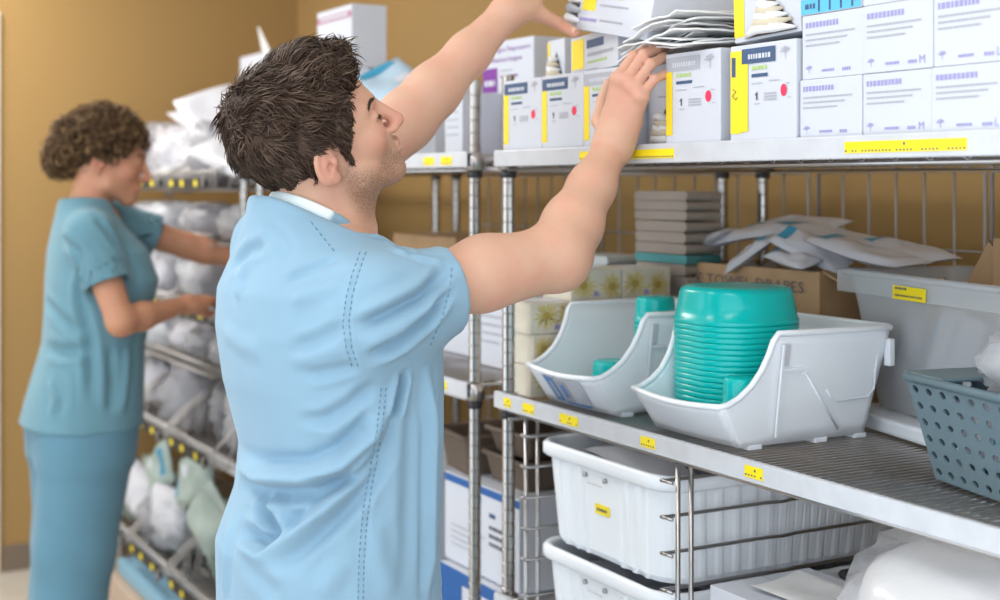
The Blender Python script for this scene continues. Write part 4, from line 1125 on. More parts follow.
def add_head(F_, C, R, s=1.0, fem=False):
    T = lambda v: C + R @ (A(v) * s)
    E = lambda c, r, k, rot=None: F_.add(ell(T(c), A(r) * s, R if rot is None else R @ rot), k)
    E((-.014, 0, .028), (.100, .0765, .088), .01)
    E((.030, 0, .000), (.058, .060, .088), .03)
    E((.040, 0, -.050), (.046, .050, .055), .025)
    for q in (1, -1):
        F_.add(cone(T((-.002, q * .052, -.042)), T((.018, q * .049, -.072)), .016 * s, .015 * s), .03)
        F_.add(cone(T((.018, q * .049, -.072)), T((.068, q * .014, -.103)), .015 * s, .016 * s), .025)
        E((.058, q * .036, -.026), (.026, .022, .024), .018)
        F_.add(cone(T((.086, q * .010, .020)), T((.072, q * .044, .021)), .0085 * s, .0075 * s), .012)
        F_.add(cone(T((.103, q * .0105, -.041)), T((.096, q * .013, -.040)), .0068 * s, .006 * s), .006)
    E((.076, 0, -.104), (.019, .020, .016), .014)
    E((.080, 0, -.070), (.018, .026, .024), .014)
    F_.add(cone(T((.089, 0, .012)), T((.1135, 0, -.034)), .0078 * s, .0108 * s), .010)
    F_.add(cone(T((.1125, 0, -.035)), T((.094, 0, -.046)), .0095 * s, .006 * s), .006)
    for q in (1, -1): F_.sub(ell(T((.096, q * .031, .000)), A((.013, .017, .010)) * s, R), .010)
    F_.add(cone(T((.0985, .012, -.0635)), T((.0985, -.012, -.0635)), .0042 * s, .0042 * s), .004)
    F_.add(cone(T((.0965, .011, -.0740)), T((.0965, -.011, -.0740)), .0050 * s, .0050 * s), .004)
    F_.add(cone(T((.0995, 0, -.0635)), T((.0995, 0, -.0630)), .0040 * s, .0040 * s), .004)
    for q in (1, -1):
        F_.add(cone(T((.092, q * .014, -.0675)), T((.084, q * .022, -.0685)), .0036 * s, .002 * s), .004)
        # eyelids over the eyeball
        F_.add(ell(T((.0775, q * .031, .0005)), A((.0125, .0150, .0098)) * s, R), .003)
        F_.sub(cone(T((.0925, q * .022, -.0025)), T((.088, q * .042, -.0030)), .0012 * s, .0012 * s), .001)
        F_.sub(ell(T((.104, q * .0075, -.049)), A((.006, .0035, .0035)) * s, R), .002)
    for q in (1, -1):
        tilt = np.array([[math.cos(.25), 0, math.sin(.25)], [0, 1, 0], [-math.sin(.25), 0, math.cos(.25)]])
        out = np.array([[math.cos(q * .40), -math.sin(q * .40), 0], [math.sin(q * .40), math.cos(q * .40), 0], [0, 0, 1]])
        RR = out.T @ tilt
        c = (-.017, q * .0800, -.016)
        F_.add(ell(T(c), A((.0190, .0080, .0325)) * s, R @ RR), .006)
        F_.sub(ell(T((c[0] + .002, c[1] + q * .0085, c[2] + .003)), A((.0125, .0070, .0235)) * s, R @ RR), .003)
        F_.add(ell(T((c[0] + .001, c[1] + q * .001, c[2] + .004)), A((.0065, .0050, .017)) * s, R @ RR), .004)
        F_.add(ell(T((c[0] + .014, c[1] - q * .002, c[2] - .003)), A((.005, .0050, .008)) * s, R @ RR), .004)
        F_.sub(ell(T((c[0] + .006, c[1] + q * .004, c[2] - .004)), A((.0045, .0060, .007)) * s, R @ RR), .002)
        F_.add(ell(T((c[0] + .007, c[1] - q * .0005, c[2] - .026)), A((.0075, .0045, .0085)) * s, R @ RR), .004)
    return T
def add_hand(F_, wrist, knuck, n, thumb_side, curls, s=1.0, thumb=None, spread=.0, rw=.026):
    """fingers bend away from the back normal n; curls: four (a,b,c) angles, index first; returns nail spots"""
    W = Vector(wrist); K = Vector(knuck); d = (K - W).normalized(); n = Vector(n); n = (n - d * n.dot(d)).normalized(); s_ = Vector(thumb_side); s_ = (s_ - d * s_.dot(d) - n * s_.dot(n)).normalized()
    base = [K + s_ * .0285 * s - d * .004, K + s_ * .0098 * s + d * .002, K - s_ * .0092 * s - d * .001, K - s_ * .0268 * s - d * .009]
    for b in base:
        F_.add(cone(W + (b - K) * .45, b - n * .004, .017 * s, .0115 * s), .016)
        F_.add(ell(list(b + n * .002), (.0095 * s,) * 3), .008)
    F_.add(cone(W, W + d * .02, rw, rw * .9), .02)
    F_.add(cone(W + s_ * .018 * s - n * .010 + d * .012, W + s_ * .026 * s + d * .045 - n * .012, .017 * s, .015 * s), .014)
    F_.add(cone(W - s_ * .016 * s - n * .008 + d * .012, W - s_ * .022 * s + d * .055 - n * .008, .014 * s, .012 * s), .014)
    L = [(.043, .026, .021), (.047, .029, .022), (.044, .027, .021), (.034, .021, .019)]; rad = [.0090, .0092, .0088, .0078]; nails = []
    for i, b in enumerate(base):
        p = b.copy(); a = 0; lat = s_ * (1.5 - i) * spread
        for j in range(3):
            a += curls[i][j]; dr = (d * math.cos(a) - n * math.sin(a) + lat).normalized()
            q = p + dr * L[i][j] * s; r0 = rad[i] * s * (1 - .07 * j); r1 = rad[i] * s * (1 - .07 * (j + 1)) * (.93 if j == 2 else 1)
            F_.add(cone(p, q, r0, r1), .0022 if j == 0 else .003)
            if j: F_.add(ell(list(p + (n * math.cos(a) + d * math.sin(a)) * .001), (r0 * 1.03,) * 3), .003)
            p = q
        up = (n * math.cos(a) + d * math.sin(a)).normalized()
        nails.append((p, dr, up, rad[i] * s))
    if thumb:
        tp = [Vector(t) for t in thumb]
        F_.add(cone(W + s_ * .014 * s + d * .010 - n * .006, tp[0], .017 * s, .0145 * s), .014)
        F_.add(cone(tp[0], tp[1], .0135 * s, .0112 * s), .006)
        F_.add(cone(tp[1], tp[2], .0110 * s, .0090 * s), .004)
        nails.append((tp[2], (tp[2] - tp[1]).normalized(), (s_ * .6 + n * .8).normalized(), .010 * s))
    return nails
def nails_obj(nails, parent, m_):
    for (p, d, up, r) in nails:
        up = (up - d * up.dot(d)).normalized(); w = d.cross(up)
        mb = MB()
        def f(u, v): 
            a = (u - .5) * 1.9; t = -.0055 + .0125 * v
            rr = r * .90 * (1 - .10 * v) + .0006
            return tuple(p + d * t + up * rr * math.cos(a) * .98 + w * rr * math.sin(a) * .85)
        mb.grid(f, 6, 4); mb.build('fingernail', m_, parent)

# skin with regions of its own colour (stubble, lips, ruddy cheeks) held in a vertex attribute
def skin_mat(name, base, ruddy, beard, lip):
    m_ = mat(name, base, rough=.52, bump=.10, bscale=260, sss=.18); nt = m_.node_tree; b = nt.nodes['Principled BSDF']
    at = nt.nodes.new('ShaderNodeAttribute'); at.attribute_name = 'tone'; sp = nt.nodes.new('ShaderNodeSeparateColor'); nt.links.new(at.outputs['Color'], sp.inputs[0])
    prev = None; colr = nt.nodes.new('ShaderNodeRGB'); colr.outputs[0].default_value = (*base, 1); prev = colr.outputs[0]
    tc = nt.nodes.new('ShaderNodeTexCoord')
    nz = nt.nodes.new('ShaderNodeTexNoise'); nz.inputs['Scale'].default_value = 26; nz.inputs['Detail'].default_value = 5; nt.links.new(tc.outputs['Object'], nz.inputs['Vector'])
    blot = nt.nodes.new('ShaderNodeMix'); blot.data_type = 'RGBA'; blot.inputs[7].default_value = (*ruddy, 1); nt.links.new(prev, blot.inputs[6])
    mr = nt.nodes.new('ShaderNodeMapRange'); mr.inputs[1].default_value = .35; mr.inputs[2].default_value = .8; mr.inputs[3].default_value = 0; mr.inputs[4].default_value = .5; nt.links.new(nz.outputs['Fac'], mr.inputs[0]); nt.links.new(mr.outputs[0], blot.inputs[0]); prev = blot.outputs[2]
    for ch, c in (('Red', ruddy), ('Green', beard), ('Blue', lip)):
        mx = nt.nodes.new('ShaderNodeMix'); mx.data_type = 'RGBA'; mx.inputs[7].default_value = (*c, 1)
        fac = sp.outputs[ch]
        if ch == 'Green':
            n2 = nt.nodes.new('ShaderNodeTexNoise'); n2.inputs['Scale'].default_value = 520; n2.inputs['Detail'].default_value = 2; nt.links.new(tc.outputs['Object'], n2.inputs['Vector'])
            m2 = nt.nodes.new('ShaderNodeMapRange'); m2.inputs[1].default_value = .40; m2.inputs[2].default_value = .60; m2.inputs[3].default_value = .35; m2.inputs[4].default_value = 1.0; nt.links.new(n2.outputs['Fac'], m2.inputs[0])
            mu = nt.nodes.new('ShaderNodeMath'); mu.operation = 'MULTIPLY'; nt.links.new(fac, mu.inputs[0]); nt.links.new(m2.outputs[0], mu.inputs[1]); fac = mu.outputs[0]
        nt.links.new(fac, mx.inputs[0]); nt.links.new(prev, mx.inputs[6]); prev = mx.outputs[2]
    nt.links.new(prev, b.inputs['Base Color'])
    return m_
def set_tone(o, verts, C, R, s=1.0, beard=True, hands=()):
    q = ((verts - C) @ R) / s; n = len(verts); col = np.zeros((n, 4), np.float32); col[:, 3] = 1
    x, y, z = q[:, 0], np.abs(q[:, 1]), q[:, 2]
    G = lambda c, r: np.exp(-(((x - c[0]) / r[0]) ** 2 + ((y - c[1]) / r[1]) ** 2 + ((z - c[2]) / r[2]) ** 2))
    red = .8 * G((.112, 0, -.034), (.02, .02, .02)) + .55 * G((.065, .045, -.03), (.03, .03, .025)) + .7 * G((-.012, .085, -.02), (.03, .018, .04))
    for h in hands:
        dd = np.linalg.norm(verts - A(h), axis=1); red += .45 * np.exp(-(dd / .05) ** 2)
    col[:, 0] = np.clip(red, 0, 1)
    if beard:
        line = np.interp(x, [-.03, .0, .02, .05, .08, .12], [-.02, -.022, -.050, -.066, -.052, -.050])
        b = 1 / (1 + np.exp((z - line) * 220)); b *= 1 / (1 + np.exp(-(x + .006) * 220)); b *= 1 / (1 + np.exp(-(z + .145) * 90)); b *= (np.linalg.norm(q, axis=1) < .175)
        mouth = G((.098, 0, -.069), (.012, .017, .009)); b *= 1 - np.clip(mouth * 1.5, 0, 1)
        col[:, 1] = np.clip(b, 0, 1) * .9
    col[:, 2] = np.clip(1.3 * G((.100, 0, -.069), (.010, .018, .0085)) - .15, 0, 1) * (.75)
    at = o.data.color_attributes.new('tone', 'FLOAT_COLOR', 'POINT'); at.data.foreach_set('color', col.ravel())

def section_torso(C0, fwd, left, prof):
    """cloth or flesh trunk: stations (z, centre forward, centre left, half depth, half width)"""
    pr = A(prof); c0 = A(C0); f = A(fwd); l = A(left)
    def g(p):
        z = p[:, 2]; qx = (p - c0) @ f; ql = (p - c0) @ l
        cf = np.interp(z, pr[:, 0], pr[:, 1]); cl = np.interp(z, pr[:, 0], pr[:, 2]); a = np.interp(z, pr[:, 0], pr[:, 3]); b = np.interp(z, pr[:, 0], pr[:, 4])
        u = np.abs((qx - cf) / a); v = np.abs((ql - cl) / b); k = (u ** 2.3 + v ** 2.3) ** (1 / 2.3)
        d = (k - 1) * np.minimum(a, b) * .95
        return np.maximum(d, np.maximum(z - pr[-1, 0], pr[0, 0] - z))
    return g

def hair_locks(base_pts, base_nrm, dirf, n, length, rad, lift, seed, seg=5, curl=0.0, parent=None, mats=None, name='hair_locks'):
    """tapered locks lying along dirf(p) from points of the scalp"""
    rr = np.random.default_rng(seed); idx = rr.integers(0, len(base_pts), n); vs = []; fs = []; ms = []
    for c, i in enumerate(idx):
        p = Vector(base_pts[i]); nn = Vector(base_nrm[i]); d = Vector(dirf(base_pts[i], base_nrm[i], rr)); d = (d - nn * d.dot(nn)).normalized() if d.length > 0 else nn.orthogonal()
        L = length(base_pts[i]) * rr.uniform(.7, 1.25); r0 = rad * rr.uniform(.7, 1.4); side = d.cross(nn).normalized(); ph = rr.uniform(0, 6.28); wv = rr.uniform(-.22, .22)
        lf = lift(base_pts[i]) * rr.uniform(.5, 1.5)
        b0 = len(vs) 
        for k in range(seg + 1):
            t = k / seg; off = nn * (lf * math.sin(t * 2.2) ) - nn * (.22 * L * t * t * .4)
            if curl: off = off + (side * math.cos(ph + t * 9) + nn * math.sin(ph + t * 9)) * curl
            cpt = p - nn * .002 + d * L * t + side * L * wv * math.sin(t * 3) + off; r = r0 * (1 - t) ** .6 + .0002
            for a in range(3):
                an = 2 * math.pi * a / 3 + .5; vs.append(tuple(cpt + side * r * 1.5 * math.cos(an) + nn * r * .8 * math.sin(an)))
            if k:
                for a in range(3): fs.append((b0 + (k - 1) * 3 + a, b0 + (k - 1) * 3 + (a + 1) % 3, b0 + k * 3 + (a + 1) % 3, b0 + k * 3 + a)); ms.append(int(c % len(mats)))
    mb = MB(); mb.v = vs; mb.f = [list(f) for f in fs]; mb.m = ms; mb.sm = [True] * len(fs)
    return mb.build(name, mats, parent)
# ---------------------------------------------------------------- the man
def cw(X, Z, z): return P3(X, Z, z)
YAW = math.radians(34)
mf2 = (math.cos(YAW), math.sin(YAW))
MF = (P3(mf2[0], mf2[1], 0) - P3(0, 0, 0)); MF.z = 0; MF.normalize(); ML_ = Vector((0, 0, 1)).cross(MF)
MC = P3(-.262, 2.11, 0)
def mp(f, l, z): v = MC + MF * f + ML_ * l; return Vector((v.x, v.y, z))
man = empty('person', (MC.x, MC.y, 0), 0, 'man in pale blue scrubs reaching up with both hands to the glove boxes', 'person')
S_SKIN = skin_mat('skin_fair', (.62, .375, .26), (.64, .27, .20), (.20, .115, .07), (.56, .22, .18))
NAIL = mat('nail', (.74, .48, .38), rough=.3)
SH_R = PP(380, 300, 1.955); EL_R = PP(556, 257, 2.10); WR_R = PP(612, 147, 2.275)
SH_L = mp(.0, .185, 1.395); EL_L = PP(404, 122, 2.38); WR_L = PP(508, 12, 2.45)
B = Field()
HC, HR = head_frame(PP(321, 135, 2.08), tuple(P3(math.cos(math.radians(8)), math.sin(math.radians(8)), 0) - P3(0, 0, 0)), math.radians(28), math.radians(22))
HS = .99
T = add_head(B, HC, HR, HS)
NB = mp(-.01, .0, 1.40)
B.add(cone(T((-.035, 0, -.045)), list(NB + Vector((0, 0, .03))), .058, .064), .03)
B.add(cone(T((.02, 0, -.075)), list(NB + MF * .035), .036, .045), .03)
B.add(cone(list(NB + Vector((0, 0, .02))), list(SH_R + Vector((0, 0, -.01)) - MF * .01), .045, .042), .03)
B.add(cone(list(NB + Vector((0, 0, .02))), list(SH_L - MF * .01), .045, .045), .03)
B.add(section_torso(tuple(mp(0, 0, 0)), MF, ML_, [(.86, 0, 0, .10, .16), (1.0, 0, 0, .10, .155), (1.2, 0, 0, .105, .17), (1.34, -.005, 0, .10, .18), (1.42, -.01, 0, .06, .12)]), .04)
U = lambda a, b, t: a + (b - a) * t
def arm(sh, el, wr, bulge=1.0):
    out = (el - U(sh, wr, .5)).normalized()
    B.add(cone(sh, U(sh, el, .30), .042, .045), .03); B.add(cone(U(sh, el, .30), U(sh, el, .75), .047, .045), .02); B.add(cone(U(sh, el, .75), el, .047, .043), .02)
    B.add(ell(list(U(sh, el, .58) - out * .004), (.048, .048, .055)), .03)
    B.add(ell(list(el + out * .010), (.032, .032, .032)), .02)
    B.add(cone(el, U(el, wr, .28), .042, .0450), .045); B.add(cone(U(el, wr, .28), U(el, wr, .62), .0455, .036), .02); B.add(cone(U(el, wr, .62), wr, .036, .0275), .02)
arm(SH_R, EL_R, WR_R); arm(SH_L, EL_L, WR_L)
KN_R = PY(630, 84, -.052)
nr = add_hand(B, WR_R, KN_R, (.35, -.92, .10), (-1, .0, .1), [(.62, .62, .35), (.58, .66, .38), (.60, .68, .38), (.66, .66, .40)], 1.04, thumb=[WR_R + Vector((-.050, .010, .045)), WR_R + Vector((-.060, .022, .080)), WR_R + Vector((-.055, .030, .108))], rw=.028)
KN_L = Vector((.196, -.036, 1.872))
th = [PP(540, 14, 2.47), PP(560, 24, 2.485), PY(575, 33, -.016)]
nl = add_hand(B, WR_L, KN_L, (-.05, -.55, .83), (1, .1, -.1), [(.35, .5, .4), (.32, .5, .4), (.35, .5, .4), (.4, .55, .4)], 1.02, thumb=th, rw=.027)
mv, mF = surface(B, (min(-.35, 0), -.75, .84), (1.0, .12, 2.02), .0027, 'body')
mv = relax(mv, mF, 1, .4)
body = np_mesh('body', mv, mF, S_SKIN, None)
set_tone(body, mv, HC, HR, HS, True, [tuple(KN_R), tuple(KN_L), tuple(th[2])])
def under(o, root):
    o.parent = root; o.matrix_parent_inverse = Matrix.Translation(root.location).inverted()
under(body, man)
nroot = empty('nails_tmp'); nails_obj([nl[4]] + nr[:4], None, NAIL)
for o in [o for o in COL.objects if o.name.startswith('fingernail')]: under(o, man)
bpy.data.objects.remove(nroot)
# brows and lashes
def hd(v): return Vector(HC + HR @ (A(v) * HS))
BROWN = [mat('hair_brown_dark', (.040, .023, .016), rough=.55, spec=.3), mat('hair_brown', (.075, .045, .031), rough=.55, spec=.3), mat('hair_brown_light', (.125, .080, .056), rough=.55, spec=.3)]
bb = bvh_of(mv, mF)
def snap(v, off=0.0):
    h = bb.find_nearest(Vector(v)); return Vector(h[0]) + Vector(h[1]) * off, Vector(h[1])
for q in (1, -1):
    mb = MB(); rr = random.Random(3)
    for k in range(90):
        t = rr.random(); c, n_ = snap(hd((.094 - .018 * t, q * (.013 + .036 * t), .0185 + .006 * math.sin(2.6 * t) + rr.uniform(-.0018, .0018))))
        d = Vector(HR @ A((-.25, q * 1, .25 * (1 - 2 * t)))) * .010; mb.tube([c, c + d * .6 + n_ * .0010, c + d], [.0005, .0004, .0002], 3)
    under(mb.build('eyebrow', BROWN[1]), man)
    mb = MB()
    for k in range(16):
        t = k / 15; c, n_ = snap(hd((.094 - .006 * t, q * (.019 + .026 * t), -.003)))
        mb.tube([c, c + n_ * .004 + Vector(HR @ A((0, q * .003, -.002)))], [.0005, .0002], 3)
    under(mb.build('eyelash', BROWN[0]), man)
# short wavy hair: a close cap plus combed locks
H = Field()
def hcap(p):
    q = ((p - HC) @ HR) / HS; x, y, z = q[:, 0], q[:, 1], q[:, 2]
    # thickness grows towards the top and front
    th_ = .006 + .009 * np.clip((z - .0) / .1, 0, 1) + .010 * np.clip((x + .02) / .08, 0, 1) * np.clip((z - .05) / .05, 0, 1) + .005 * np.clip((-x - .05) / .05, 0, 1)
    e = ell((-.016, 0, .028), (.101, .0775, .088)); d = e(q) - th_
    d = d + .0030 * np.sin(x * 95 + 3 * np.sin(y * 60)) * np.sin(z * 70 + y * 50) + .002 * np.sin(x * 190 + y * 120)
    # hairline: front, temple, round the ear, nape
    ay = np.abs(y)
    front = np.interp(z, [-.12, -.055, -.045, -.008, .02, .045, .075, .12], [-.052, -.050, -.046, .030, .042, .056, .074, .088]) + .003 * np.sin(z * 320) + .0035 * np.sin(ay * 300)
    front = np.where(ay < .045, np.interp(z, [.0, .055, .070, .14], [.0, .062, .080, .10]), front)
    ear = np.where(z < -.002, -.034 - x, -1.0); ear = x - (-.036); 
    d = np.maximum(d, x - front)
    d = np.maximum(d, np.where((z < .012) & (x < .012), np.minimum(x + .034, 1), -1.0) * .8)
    nape = -.082 + .25 * np.clip(-x - .06, 0, .05)
    d = np.maximum(d, nape - z)
    return d * HS
H.add(hcap, .001)
# sideburn
H.add(cone(T((.022, -.070, .02)), T((.019, -.066, -.032)), .0085, .0045), .01); H.add(cone(T((.022, .070, .02)), T((.019, .066, -.032)), .0085, .0045), .01)
lo = HC - .17; hi = HC + .18
hv, hF = surface(H, lo, hi, .0028, 'hair'); hv = relax(hv, hF, 2, .5)
capo = np_mesh('hair', hv, hF, BROWN[1], None); under(capo, man)
hN = normals(hv, hF)
ql = ((hv - HC) @ HR) / HS; nl_ = hN @ HR
ok = (np.einsum('ij,ij->i', (ql - A((-.016, 0, .028))), nl_) > .02)
bp, bn = hv[ok], hN[ok]
whorl = A((-.075, .01, .085))
def comb(p, n_, rr):
    q = ((A(p) - HC) @ HR) / HS; v = q - whorl; v = v / (np.linalg.norm(v) + 1e-6)
    fl = v * 1.0 + A((.30 * max(0, q[2] * 8), 0, 0))
    if q[2] < .05: fl = fl + A((.10 if q[0] < 0 else -.45, 0, -.75))
    if q[0] > .02 and q[2] > .06: fl = fl + A((-.2, -.45, .5))
    w_ = 40 * q; fl = fl + .35 * A((math.sin(w_[1] * 2 + w_[2]), math.cos(w_[0] * 1.7), math.sin(w_[0] + w_[2] * 1.5)))
    fl = fl + rr.normal(0, .13, 3)
    return tuple(HR @ fl)
def hl(p):
    q = ((A(p) - HC) @ HR) / HS; return .020 + .014 * max(0, min(1, q[2] / .1)) - .008 * (q[2] < -.02) - .012 * (q[0] > .025 and q[2] < .06)
def lift(p):
    q = ((A(p) - HC) @ HR) / HS; return .0028 + .0042 * max(0, min(1, (q[2] - .03) / .08)) * (1.6 if q[0] > 0 else .8)
o = hair_locks(bp, bn, comb, 13000, hl, .00085, lift, 5, parent=None, mats=BROWN); under(o, man)

# scrub shirt ------------------------------------------------------------
CL = (.30, .55, .70)
def cloth(name, c, weave=900):
    m_ = mat(name, c, rough=.85, noise=.035, nscale=9, bump=.12, bscale=700, sheen=.15, spec=.2)
    return m_
SCRUB = cloth('scrub_pale_blue', (.245, .392, .51)); BAND = cloth('neckband_white', (.80, .88, .90)); SEAMC = cloth('seam_thread', (.13, .28, .40))
S = Field()
S.add(section_torso(tuple(mp(0, 0, 0)), MF, ML_, [(.78, .0, 0, .150, .215), (.87, .0, 0, .148, .212), (.95, -.004, 0, .146, .21), (1.03, .010, -.006, .132, .204), (1.10, .013, -.008, .130, .202), (1.20, .004, 0, .145, .214), (1.28, -.004, 0, .148, .218), (1.34, -.008, .0, .140, .213), (1.385, -.015, .0, .115, .180), (1.42, -.028, .0, .095, .130), (1.455, -.040, .0, .080, .090), (1.485, -.048, .0, .070, .076)]), .03)
S.add(cone(list(NB + Vector((0, 0, -.012)) + ML_ * -.05), list(SH_R), .052, .062), .04)
S.add(cone(list(NB + Vector((0, 0, -.012)) + ML_ * .05), list(SH_L), .052, .062), .04)
def sleeve(sh, cu, el, r0, r1, hole, under_=None):
    ax = A(list((el - sh).normalized())); c0 = A(list(cu)); f1 = cone(list(sh), list(cu + (el - sh) * .1), r0, r1); f2 = cone(list(U(sh, cu, .72)), list(el), hole, hole)
    f3 = cone(*under_) if under_ else None
    def g(p):
        d = f1(p)
        if f3: d = smin(d, f3(p), .04)
        d = np.maximum(d, (p - c0) @ ax); return np.maximum(d, -f2(p))
    return g
CUF_R = U(SH_R, EL_R, .375); dn = Vector((0, 0, -.006))
S.add(sleeve(SH_R + dn, CUF_R + dn, EL_R + dn, .0640, .0610, .0560, (list(SH_R - Vector((0, 0, .05)) - MF * .02), list(U(SH_R, EL_R, .30) - Vector((0, 0, .016))), .052, .044)), .035)
CUF_L = U(SH_L, EL_L, .42); S.add(sleeve(SH_L, CUF_L, EL_L, .066, .061, .056), .035)
# neck opening on a plane that dips to the front
NC = mp(-.026, .0, 1.436); NT = math.radians(28)
NNm = (Vector((0, 0, 1)) * math.cos(NT) + MF * math.sin(NT)).normalized(); NFw = (MF * math.cos(NT) - Vector((0, 0, 1)) * math.sin(NT)).normalized()
S.sub(cone(list(NC - NNm * .010), list(NC + NNm * .20), .066, .080), .004)
def above(p):
    q = p - A(list(NC)); h = q @ A(list(NNm)); r_ = np.linalg.norm(q - h[:, None] * A(list(NNm)), axis=1)
    return np.maximum(.001 - h, r_ - .125)
S.sub(above, .008)
S.sub(cone(list(mp(.145, .0, 1.375)), list(NC + NFw * .05 + NNm * .02), .012, .045), .01)
sv, sF = surface(S, (-.30, -.95, .77), (.95, .05, 1.52), .0036, 'shirt'); sv = relax(sv, sF, 3, .5)
SB = bvh_of(sv, sF)
folds = [  # (points, width, amp)
 ([(224, 452), (240, 468), (262, 477), (310, 477), (347, 462), (372, 436), (386, 404)], .013, .012),
 ([(240, 485), (268, 491), (312, 492), (350, 478)], .012, -.007),
 ([(262, 492), (267, 519), (274, 531), (262, 542), (240, 530)], .012, -.010),
 ([(276, 496), (284, 520), (290, 533)], .010, .006),
 ([(270, 556), (300, 534), (330, 508), (360, 474), (384, 440)], .012, .008),
 ([(290, 560), (325, 528), (362, 490), (386, 452)], .012, -.006),
 ([(300, 421), (325, 419), (350, 405), (374, 383)], .009, -.006),
 ([(320, 440), (350, 425), (384, 395)], .012, .005),
 ([(232, 268), (248, 252), (268, 245)], .010, -.006), ([(240, 300), (238, 280), (252, 262)], .012, .005),
 ([(284, 283), (308, 272), (338, 258)], .008, -.005), ([(290, 300), (320, 290), (346, 280)], .012, .004),
 ([(357, 328), (390, 313), (422, 296), (450, 268)], .009, -.007), ([(360, 312), (395, 298), (425, 280)], .010, .005),
 ([(368, 358), (400, 342), (428, 318), (448, 290)], .009, -.007), ([(365, 345), (398, 328), (425, 308)], .009, .005),
 ([(294, 348), (322, 338), (346, 325)], .009, -.005), ([(306, 376), (332, 372), (357, 366)], .008, -.005), ([(290, 362), (320, 357), (350, 347)], .010, .004),
 ([(428, 372), (431, 430), (430, 500), (428, 598)], .009, .007), ([(416, 380), (412, 430), (409, 520), (408, 590)], .013, -.006),
 ([(404, 372), (400, 395), (394, 420)], .006, -.009), ([(441, 400), (444, 480), (440, 590)], .008, -.004),
 ([(230, 520), (226, 560), (224, 598)], .012, .005), ([(240, 560), (262, 580), (280, 598)], .014, -.004), ([(345, 560), (330, 580), (322, 598)], .014, .004), ([(375, 520), (380, 560), (392, 598)], .014, .005),
 ([(264, 226), (280, 240), (292, 262)], .012, -.004), ([(222, 330), (240, 345), (262, 352)], .014, .003), ([(395, 250), (420, 258), (445, 262)], .007, .004), ([(370, 236), (395, 244), (415, 258)], .007, -.006),
 ([(385, 384), (381, 430), (373, 480), (367, 520), (363, 598)], .0035, -.0022), ([(365, 254), (353, 290), (348, 322), (351, 348), (358, 368)], .0035, -.0025)]
lines3 = [(poly3(SB, p), w_, a_) for p, w_, a_ in folds]
sN = normals(sv, sF)
for ln, w_, a_ in lines3:
    if len(ln) > 2: sv = fold(sv, sN, ln, w_, a_ * (2.1 if abs(a_) > .0065 else 1.1))
# soft overall unevenness of hanging cloth
ph = sv @ A([[11, 3, 2], [2, 9, 4], [5, 3, 7]])
sv = sv + sN * (.0016 * np.sin(ph[:, 0]) * np.sin(ph[:, 1]) + .0012 * np.sin(ph[:, 2] * 1.7))[:, None]
sv = relax(sv, sF, 1, .5)
shirt = np_mesh('scrub_shirt', sv, sF, SCRUB, None); under(shirt, man)
SB = bvh_of(sv, sF)
def seam(pts, r=.0008, off=.0006, dash=None, m_=None, name='seam', parent=None, shift=(0, 0)):
    ln = poly3(SB, [(a + shift[0], b + shift[1]) for a, b in pts], 3.0); mb = MB(); P_ = [h + n_ * off for h, n_ in ln]
    if len(P_) < 3: return
    if dash:
        for i in range(0, len(P_) - 1, dash): mb.tube(P_[i:i + 2], r, 4)
    else: mb.tube(P_, r, 5)
    o = mb.build(name, m_ or SEAMC); o.parent = parent or shirt; return o
arm_pts = [(366, 252), (358, 275), (352, 298), (349, 322), (352, 348), (359, 369)]
seam(arm_pts, dash=2); seam(arm_pts, dash=2, shift=(-6, 0))
side_pts = [(386, 388), (382, 430), (373, 480), (367, 520), (364, 560), (363, 599)]
seam(side_pts, dash=2); seam(side_pts, dash=2, shift=(-5, 0))
seam([(311, 222), (322, 236), (334, 251)], dash=2)
seam([(452, 268), (450, 288), (443, 315), (430, 345)], r=.0007, dash=2)
# pale band round the back of the neck, cloth-coloured facing at the front
def collar(a0, a1, m_, name):
    n_ = 26; secs = []
    for i in range(n_ + 1):
        a = a0 + (a1 - a0) * i / n_; d = ML_ * math.cos(a) - NFw * math.sin(a); c = NC + NNm * .005 + d * .069
        secs.append([c + d * q_ + NNm * h_ for q_, h_ in ((.006, -.010), (.0085, .004), (.008, .012), (.004, .0150), (.000, .012), (-.001, -.008))])
    vs = [tuple(q) for s_ in secs for q in s_]; L = 6
    fs = [(i * L + k, (i + 1) * L + k, (i + 1) * L + (k + 1) % L, i * L + (k + 1) % L) for i in range(n_) for k in range(L)] + [tuple(range(L)), tuple(n_ * L + k for k in range(L))[::-1]]
    o = MB().add(vs, fs, 0, True).build(name, m_); o.parent = shirt
collar(math.radians(10), math.radians(172), BAND, 'neckband')
collar(math.radians(172), math.radians(240), SCRUB, 'neck_facing'); collar(math.radians(-60), math.radians(10), SCRUB, 'neck_facing')

